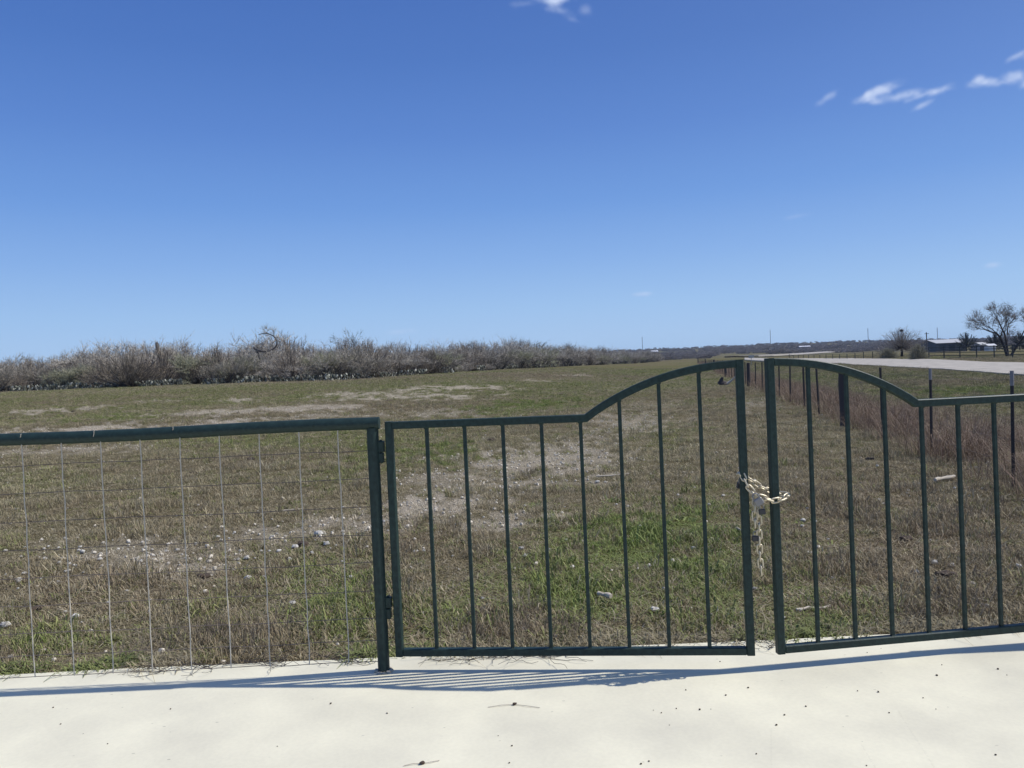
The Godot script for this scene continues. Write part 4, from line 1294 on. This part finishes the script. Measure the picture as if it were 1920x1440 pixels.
func field_fence() -> void:
	var o := ground_pt(fx(8.2), 8.2)
	var t := thing("barbed_wire_fence", o, "barbed wire fence of dark steel posts running beside the pasture to the road", "fence")
	var tp := MB.new()
	tp.box(Vector3(0, 0.5, 0), Vector3(0.035, 1.5, 0.006), Basis(), 0.001)
	tp.box(Vector3(0, 0.5, 0.017), Vector3(0.006, 1.499, 0.028), Basis(), 0.001)
	for k in 22:
		tp.box(Vector3(0, -0.1 + k * 0.05, -0.006), Vector3(0.012, 0.018, 0.008), Basis(), 0.001)
	var tpm := tp.mesh()
	var tip := MB.new()
	tip.box(Vector3(0, 1.18, 0), Vector3(0.038, 0.16, 0.01), Basis(), 0.001)
	tip.box(Vector3(0, 1.18, 0.018), Vector3(0.009, 0.159, 0.032), Basis(), 0.001)
	var tipm := tip.mesh()
	var rg := RandomNumberGenerator.new()
	rg.seed = 17
	var wp := MB.new()
	wp.tube(PackedVector3Array([Vector3(0, -0.2, 0), Vector3(0.01, 0.4, 0), Vector3(-0.01, 0.9, 0.01), Vector3(0, 1.27, 0)]), PackedFloat32Array([0.105, 0.1, 0.096, 0.09]), 9, Color.WHITE, true)
	var wpm := wp.mesh()
	var depths := [5.45, 8.2, 10.9, 13.6, 16.4, 19.9, 22.3, 25.2, 28.0, 31.0, 34.0, 37.0, 40.0, 43.0, 46.0, 49.0, 52.0, 55.0, 58.0, 61.0, 64.0, 67.0, 70.0, 73.0, 76.0, 79.5, 83.0, 87.0, 91.0, 95.0, 99.0, 103.0, 108.0, 113.0, 118.0, 124.0, 130.0, 137.0, 145.0, 154.0, 164.0, 175.0]
	var line := []
	for k in depths.size():
		var d: float = depths[k]
		var g := ground_pt(fx(d), d)
		var wood: bool = absf(d - 16.4) < 0.1 or k % 7 == 5 and k > 6
		if wood:
			var w := part("wooden_post", wpm, M.postwood, t, g - o - Vector3(0.06, 0, 0))
			w.rotation = Vector3(rg.randf_range(-0.02, 0.02), rg.randf() * TAU, rg.randf_range(-0.02, 0.02))
		else:
			var s := part("steel_post", tpm, M.tpost, t, g - o)
			s.rotation = Vector3(rg.randf_range(-0.02, 0.03), 2.0 + rg.randf_range(-0.3, 0.3), rg.randf_range(-0.025, 0.025))
			if d > 18.0: s.scale = Vector3(1.35, 1.0, 1.35)
			if d > 8.0 and d < 11.0:
				part("painted_tip", tipm, M.tip, s)
		line.append(g - o)
	for y in [0.28, 0.52, 0.76, 0.98, 1.16]:
		var pts := PackedVector3Array(); var rr := PackedFloat32Array()
		for k in line.size() - 1:
			for j in 4:
				var q: Vector3 = line[k].lerp(line[k + 1], j / 4.0)
				pts.append(q + Vector3(0.015, y - 0.02 * sin(PI * j / 4.0), 0.02)); rr.append(0.0017 + 0.0011 * clampf((depths[k] - 20.0) / 60.0, 0.0, 2.0))
		var mb := MB.new()
		mb.tube(pts, rr, 4)
		for k in range(0, 60):     # barbs near the gate
			var q: Vector3 = line[0].lerp(line[4], k / 60.0) + Vector3(0.015, y - 0.008, 0.02)
			mb.tube(PackedVector3Array([q + Vector3(-0.012, -0.012, 0), q + Vector3(0.012, 0.012, 0.004)]), PackedFloat32Array([0.001, 0.001]), 3)
		part("barbed_wire", mb.mesh(), M.rust, t)

# ---------------------------------------------------------------- stones, sticks, droppings
func field_things() -> void:
	var rg := RandomNumberGenerator.new()
	rg.seed = 41
	var sm := []
	for k in 7:
		var mb := MB.new()
		mb.blob(Vector3(0, 0.027, 0), Vector3(0.04, 0.022, 0.036), 5, 8, Basis(Vector3.UP, rg.randf() * 3.0), 0.22, rg, Color.WHITE, true)
		sm.append(mb.mesh())
	var list := []
	for q in [[155, 1038, 1.2], [148, 1033, 0.8], [112, 1058, 1.1], [188, 1051, 1.0], [131, 1059, 0.8], [84, 1049, 0.9], [35, 1090, 1.2], [10, 1177, 1.5], [142, 1160, 1.3], [170, 1187, 1.0], [35, 1092, 0.8], [597, 1004, 1.9], [553, 1028, 1.4], [613, 1023, 1.4], [463, 1049, 1.2], [543, 1051, 1.2], [465, 1087, 1.3], [658, 1086, 1.2], [409, 1008, 1.1], [367, 1022, 0.9], [313, 1036, 1.0], [333, 1033, 1.0], [288, 1043, 0.8], [242, 1018, 0.8], [222, 1031, 0.8], [237, 985, 0.8], [150, 1027, 0.8], [110, 1029, 0.9], [20, 983, 0.8], [20, 1085, 1.0], [45, 1077, 0.9], [264, 1055, 1.0], [257, 1049, 0.9], [213, 1078, 0.9], [440, 1000, 0.8], [505, 1034, 0.7], [523, 1035, 0.9], [585, 1039, 1.0], [490, 1035, 0.8], [688, 1028, 0.9], [548, 1133, 1.1], [463, 1086, 0.7], [695, 1135, 0.9], [630, 1024, 0.8], [475, 928, 0.7], [410, 928, 0.7], [245, 923, 0.7], [891, 998, 1.1], [977, 1031, 1.2], [985, 1044, 1.0], [1073, 1067, 1.2], [1227, 1147, 1.3], [1188, 1017, 0.8], [1300, 1029, 0.9], [780, 1036, 1.1], [795, 1034, 0.7], [1062, 1014, 0.7], [770, 1066, 0.8], [793, 1153, 0.8], [1031, 1031, 0.6], [1506, 978, 1.1], [1504, 988, 0.8], [1579, 945, 0.9], [1582, 1059, 0.9], [1560, 1086, 0.8], [1753, 1059, 1.2], [1785, 1063, 1.2], [1790, 917, 0.9], [1581, 861, 0.9], [1645, 875, 1.0], [1578, 858, 0.6], [1120, 906, 1.4], [1415, 1106, 0.8], [1460, 1190, 0.8], [1910, 1066, 1.2]]:
		list.append([q[0], q[1], q[2]])
	for k in 150:
		var px := rg.randf_range(0, 720)
		var py := 1085.0 - px * 0.13 + rg.randfn(0.0, 28.0)
		if k > 95:
			px = rg.randf_range(20, 1900); py = rg.randf_range(830, 1190)
		list.append([px, py, rg.randf_range(0.25, 0.75)])
	for k in 40:
		list.append([rg.randfn(1000, 80), rg.randfn(870, 18), rg.randf_range(0.3, 0.8)])
	for q in list:
		var p := spot(q[0], q[1])
		if p.z > -4.3: continue
		var o := part("field_stone", sm[rg.randi() % 7], M.stone, self, p - Vector3(0, 0.004, 0))
		o.rotation.y = rg.randf() * TAU
		o.scale = Vector3.ONE * q[2] * Vector3(rg.randf_range(0.75, 1.15), rg.randf_range(0.9, 1.2), rg.randf_range(0.75, 1.15)) * 0.56
		var sz := "small chip of" if q[2] < 0.5 else "pebble of" if q[2] < 0.9 else "fist sized lump of"
		var near: String = "beyond the wire mesh panel" if p.x < p.z * 0.18 else "beyond the chained gate leaf" if p.x < -p.z * 0.33 else "beside the barbed wire fence"
		tag(o, "%s whitish limestone in the turf %s" % [sz, near], "stone", "%s limestone %s" % [sz, near])
	# pale sticks
	for q in [[1118, 896, 1180, 891, 0.011, "long pale dry stick lying on the grass beyond the left gate leaf"], [1752, 907, 1791, 900, 0.028, "short pale split board lying near the barbed wire fence"], [1492, 1147, 1558, 1141, 0.009, "pale straight stick in the grass behind the second gate leaf"], [1122, 1121, 1146, 1128, 0.02, "pale broken chip of bone lying in the green grass"], [1382, 995, 1398, 1000, 0.012, "short pale twig just behind the first gate leaf's tall stile"], [530, 960, 565, 957, 0.01, "thin pale twig on the grass behind the wire mesh"]]:
		var a := spot(q[0], q[1]); var b := spot(q[2], q[3])
		var mb := MB.new()
		var pts := PackedVector3Array(); var rr := PackedFloat32Array()
		for k in 6:
			var e := a.lerp(b, k / 5.0) - a
			pts.append(Vector3(e.x, e.y + q[4] * 1.4 + rg.randf_range(0, 0.008), e.z + rg.randf_range(-0.02, 0.02))); rr.append(q[4] * rg.randf_range(0.6, 1.1))
		mb.tube(pts, rr, 6, Color.WHITE, true)
		tag(part("dry_stick", mb.mesh(), M.stick, self, a), q[5], "stick")
	# dark clods and dung
	var cm := []
	for k in 3:
		var mb := MB.new()
		for j in 6:
			mb.blob(Vector3(rg.randf_range(-0.06, 0.06), 0.02, rg.randf_range(-0.05, 0.05)), Vector3(0.05, 0.028, 0.04), 4, 7, Basis(Vector3.UP, rg.randf() * 3.0), 0.25, rg, Color.WHITE, true)
		cm.append(mb.mesh())
	for q in [[570, 1023, 0.8], [385, 1082, 0.6], [72, 1142, 0.5], [362, 888, 0.7], [470, 862, 0.9], [890, 1155, 0.7], [1700, 1014, 0.8], [1775, 1080, 0.7], [1630, 862, 0.7], [140, 772, 1.8], [25, 786, 1.8], [280, 771, 1.8], [880, 828, 0.9], [920, 826, 0.9], [730, 752, 2.2], [1000, 735, 2.0], [1050, 740, 2.0]]:
		var p := spot(q[0], q[1])
		var o := part("dung_clod", cm[rg.randi() % 3], M.dirt, self, p)
		o.rotation.y = rg.randf() * TAU
		o.scale = Vector3(q[2], minf(q[2], 1.2), q[2])
		tag(o, "dark clod of old dung on the pasture", "clod", "dung clods on the pasture")
	# fallen stump with pale broken side by the fence
	var fp := spot(1362, 722)
	var t := thing("fallen_stump", fp, "dark fallen stump with a pale broken side lying by the fence line", "stump")
	t.scale = Vector3.ONE * 0.55
	var mb := MB.new()
	mb.tube(PackedVector3Array([Vector3(-0.7, 0.1, 0), Vector3(-0.5, 0.45, 0), Vector3(-0.35, 0.8, 0)]), PackedFloat32Array([0.24, 0.22, 0.12]), 7, Color.WHITE, true)
	mb.blob(Vector3(-0.35, 0.15, 0.1), Vector3(0.4, 0.25, 0.3), 5, 8, Basis(), 0.25, rg, Color.WHITE, true)
	part("trunk", mb.mesh(), M.postwood, t)
	mb = MB.new()
	mb.tube(PackedVector3Array([Vector3(0.0, 0.1, 0), Vector3(0.35, 0.3, 0), Vector3(0.7, 0.6, 0.1), Vector3(1.0, 0.95, 0.1)]), PackedFloat32Array([0.16, 0.13, 0.07, 0.04]), 6, Color.WHITE, true)
	part("limb", mb.mesh(), M.stick, t)

# ---------------------------------------------------------------- grass
func tuft(sd: int, blades: int, h: float, w: float, spread: float, lean: float, pale := 0.25) -> ArrayMesh:
	var rg := RandomNumberGenerator.new()
	rg.seed = sd
	var mb := MB.new()
	for k in blades:
		var an := rg.randf() * TAU
		var b := Vector3(cos(an), 0, sin(an)) * spread * sqrt(rg.randf())
		var d2 := an + rg.randf_range(-1.2, 1.2)
		var out := Vector3(cos(d2), 0, sin(d2))
		var hh := h * rg.randf_range(0.45, 1.1)
		var l := lean * rg.randf_range(0.2, 1.5)
		var side := Vector3(-sin(d2 + rg.randf_range(-1, 1)), 0, cos(d2)).normalized() * w * rg.randf_range(0.7, 1.2) * 0.5
		var p1 := b + out * hh * l * 0.45 + Vector3(0, hh * 0.75, 0)
		var p2 := b + out * hh * l * 1.1 + Vector3(0, hh * maxf(0.15, 1.05 - 0.38 * l), 0)
		var e := rg.randf_range(0.7, 1.2) + (0.5 if rg.randf() < pale else 0.0)
		var col := Color(e, e, e)
		mb.tri(b - side, b + side, p1 + side * 0.8, col)
		mb.tri(b - side, p1 + side * 0.8, p1 - side * 0.8, col)
		mb.tri(p1 - side * 0.8, p1 + side * 0.8, p2, col)
	return mb.mesh()

func grasses() -> void:
	var rg := RandomNumberGenerator.new()
	rg.seed = 99
	var xs := [[], [], [], []]
	var cs := [[], [], [], []]
	var e8 := 0.8
	var dmin := pow(4.09, e8)
	var dmax := pow(115.0, e8)
	for k in 330000:
		var d := pow(lerpf(dmin, dmax, rg.randf()), 1.0 / e8)
		var a := rg.randf_range(-0.86, 0.88)
		var x := a * d
		var ix := clampi(int(round(k_of_a(a) + rg.randf_range(-0.5, 0.5))), 0, NA - 1)
		var iy := clampi(int(round(k_of_d(d) + rg.randf_range(-0.5, 0.5))), 0, NV - 1)
		var q := iy * NA + ix
		var bb := bare[q]
		var gg := green[q]
		var br := brown[q]
		var pale := bb > 0.3 and rg.randf() < 0.42
		if not pale and rg.randf() < bb * 1.25: continue
		if d > lookup(ca, cd, a): continue
		var ro := road_off(x, d)
		if ro > -0.6 and ro < 10.2: continue
		var isg := rg.randf() < clampf(gg * 1.15 - br * 0.35, 0.06, 0.97)
		var c: Color
		if isg:
			c = Color(0.222, 0.238, 0.07).lerp(Color(0.162, 0.232, 0.036), clampf((gg - 0.5) * 2.0, 0.0, 1.0))
			c = c.lerp(Color(0.36, 0.345, 0.16), rg.randf() * 0.5)
		else:
			c = Color(0.35, 0.298, 0.172).lerp(Color(0.265, 0.198, 0.122), clampf(br * rg.randf_range(0.4, 1.2), 0.0, 1.0))
			c = c.lerp(Color(0.62, 0.55, 0.38), maxf(0.0, rg.randf() - 0.72) * 2.2)
		if pale: c = Color(0.66, 0.57, 0.42)
		c *= rg.randf_range(0.7, 1.22)
		c.a = 1.0
		var s := rg.randf_range(0.6, 1.25) * (1.0 + clampf(d / 60.0, 0.0, 0.9)) * (0.7 if bb > 0.2 else 1.0) * (1.7 if rg.randf() < 0.04 else 1.0)
		var tall := clampf(0.95 + 1.5 * n1.get_noise_2d(x * 9.0, d * 9.0) + 0.6 * n1.get_noise_2d(x * 30.0, d * 30.0), 0.45, 2.2)
		if not isg and br > 0.6: tall *= 1.25
		var kind := (0 if isg else 2) + (rg.randi() % 2)
		var bs := Basis(Vector3.UP, rg.randf() * TAU).scaled(Vector3(s, s * tall, s))
		xs[kind].append(Transform3D(bs, Vector3(x, ground(x, d) - 0.004, -d)))
		cs[kind].append(c)
	for k in 1500:
		var x := rg.randf_range(-4.2, 4.4)
		if n1.get_noise_2d(x * 22.0, 5.0) < -0.1: continue
		var d := rg.randf_range(4.062, 4.17)
		var s := rg.randf_range(0.9, 2.0)
		var kind := 2 + rg.randi() % 2 if n1.get_noise_2d(x * 9.0, 77.0) < 0.05 else rg.randi() % 2
		xs[kind].append(Transform3D(Basis(Vector3.UP, rg.randf() * TAU).scaled(Vector3(s, s * 0.8, s)), Vector3(x, -0.03, -d)))
		cs[kind].append((Color(0.34, 0.29, 0.18) if kind > 1 else Color(0.2, 0.225, 0.07)) * rg.randf_range(0.7, 1.2))
	multi("grass", tuft(1, 12, 0.04, 0.0052, 0.045, 1.7), M.grass, xs[0], cs[0], "short green grass growing through the dry pasture turf", "grass")
	multi("grass", tuft(2, 11, 0.048, 0.0045, 0.05, 1.5), M.grass, xs[1], cs[1], "longer green grass blades growing through the dry pasture turf", "grass")
	multi("dry_grass", tuft(3, 12, 0.04, 0.004, 0.055, 2.0, 0.3), M.grass, xs[2], cs[2], "short brown dead grass covering the pasture", "grass")
	multi("dry_grass", tuft(4, 11, 0.055, 0.0032, 0.05, 1.6, 0.3), M.grass, xs[3], cs[3], "wispy straw coloured dead grass standing in the pasture", "grass")
	# loose straw and gravel
	var sx := []; var sc := []
	var gx := []; var gc := []
	for k in 26000:
		var d := pow(lerpf(dmin, pow(30.0, e8), rg.randf()), 1.0 / e8)
		var a := rg.randf_range(-0.86, 0.88)
		var x := a * d
		var q := clampi(int(k_of_d(d)), 0, NV - 1) * NA + clampi(int(k_of_a(a)), 0, NA - 1)
		var s := rg.randf_range(0.5, 1.4)
		if rg.randf() < 0.55 - green[q] * 0.4:
			sx.append(Transform3D(Basis.from_euler(Vector3(rg.randf_range(-0.3, 0.3), rg.randf() * TAU, rg.randf_range(-0.35, 0.35))).scaled(Vector3.ONE * s), Vector3(x, ground(x, d) + rg.randf_range(0.008, 0.03), -d)))
			var e := rg.randf_range(0.6, 1.2)
			sc.append(Color(0.34, 0.29, 0.2) * e)
		if rg.randf() < bare[q] * 1.5 + 0.03:
			gx.append(Transform3D(Basis(Vector3.UP, rg.randf() * TAU).scaled(Vector3.ONE * rg.randf_range(0.35, 1.5)), Vector3(x, ground(x, d) + 0.006, -d)))
			var e := rg.randf_range(0.7, 1.15)
			gc.append(Color(0.68, 0.61, 0.49) * e)
	var mb := MB.new()
	mb.tri(Vector3(-0.06, 0, -0.0018), Vector3(-0.06, 0, 0.0018), Vector3(0.0, 0.006, 0.0018))
	mb.tri(Vector3(-0.06, 0, -0.0018), Vector3(0.0, 0.006, 0.0018), Vector3(0.0, 0.006, -0.0018))
	mb.tri(Vector3(0.0, 0.006, -0.0018), Vector3(0.0, 0.006, 0.0018), Vector3(0.06, 0.0, 0.003))
	multi("loose_straw", mb.mesh(), M.grass, sx, sc, "loose pale straws scattered over the pasture turf", "straw")
	mb = MB.new()
	mb.blob(Vector3(0, 0.004, 0), Vector3(0.016, 0.01, 0.013), 4, 6, Basis(), 0.25, rg, Color.WHITE, true)
	multi("gravel", mb.mesh(), M.grass, gx, gc, "fine pale gravel on the bare patches of the pasture", "gravel")
	# tall dead grass along the wire fence
	var tx := []; var tc := []
	for k in 12000:
		var d := pow(lerpf(pow(4.6, 0.6), pow(170.0, 0.6), rg.randf()), 1.0 / 0.6)
		var off := 0.12 + absf(rg.randfn(0.0, 1.35)) + (0.25 if rg.randf() < 0.7 else -0.3)
		var x := fx(d) + off
		if n1.get_noise_2d(x * 5.0, d * 4.0) < -0.12 + rg.randf_range(-0.15, 0.15): continue
		var s := rg.randf_range(0.36, 1.3) * clampf(1.15 - absf(off - 0.5) * 0.3, 0.3, 1.0)
		if d < 7.0 and off < 0.0: s *= 0.6
		tx.append(Transform3D(Basis(Vector3.UP, rg.randf() * TAU).scaled(Vector3(s, s, s)), Vector3(x, ground(x, d) - 0.01, -d)))
		var c := Color(0.27, 0.19, 0.125).lerp(Color(0.35, 0.28, 0.175), rg.randf()).lerp(Color(0.19, 0.115, 0.085), rg.randf() * 0.85)
		tc.append(c)
	multi("tall_dead_grass", tuft(8, 18, 0.5, 0.005, 0.16, 1.15, 0.2), M.grass, tx, tc, "tall reddish brown dead grass grown up along the barbed wire fence", "grass")
	# rough verge between fence and road
	tx = []; tc = []
	for k in 14000:
		var d := pow(lerpf(pow(7.0, 0.7), pow(220.0, 0.7), rg.randf()), 1.0 / 0.7)
		var lo := fx(d) + 1.2
		var hi := 15.0 + 0.28 * d
		if rg.randf() < 0.3:
			lo = 25.5 + 0.28 * d; hi = lo + 14.0
		var x := rg.randf_range(lo, hi)
		if x / d > 0.95: continue
		var iq := clampi(int(k_of_d(d)), 0, NV - 1) * NA + clampi(int(k_of_a(x / d)), 0, NA - 1)
		var s := rg.randf_range(0.25, 0.6)
		tx.append(Transform3D(Basis(Vector3.UP, rg.randf() * TAU).scaled(Vector3(s * 1.6, s, s * 1.6)), Vector3(x, ground(x, d) - 0.01, -d)))
		var c := Color(0.17, 0.145, 0.085).lerp(Color(0.1, 0.13, 0.045), clampf(green[iq] * rg.randf_range(0.7, 1.4), 0.0, 1.0))
		tc.append(c * rg.randf_range(0.75, 1.2))
	multi("verge_grass", tuft(9, 18, 0.4, 0.006, 0.16, 0.9, 0.2), M.grass, tx, tc, "rough green and tan grass on the verge between fence and road", "grass")
	# dry weed clumps by the slab
	var wm := [tuft(11, 60, 0.2, 0.0028, 0.12, 1.1, 0.3), tuft(12, 50, 0.16, 0.0028, 0.14, 1.3, 0.3)]
	var wmat := mat(Color(0.13, 0.105, 0.08), 0.95, true)
	for q in [[380, 1205], [420, 1190], [500, 1195], [540, 1180], [470, 1215], [290, 1225], [930, 1195], [980, 1185], [1030, 1190], [1080, 1190], [870, 1200], [990, 893], [1740, 1160], [1800, 1150], [1860, 1130], [1440, 1195], [1690, 1170], [1000, 1150]]:
		var p := spot(q[0], q[1])
		var o := part("dry_weed", wm[rg.randi() % 2], wmat, self, p - Vector3(0, 0.01, 0))
		o.rotation.y = rg.randf() * TAU
		o.scale = Vector3.ONE * rg.randf_range(0.7, 1.15)
		tag(o, "tangled clump of dead brown weed standing in the turf", "weed", "dead weeds in the pasture")
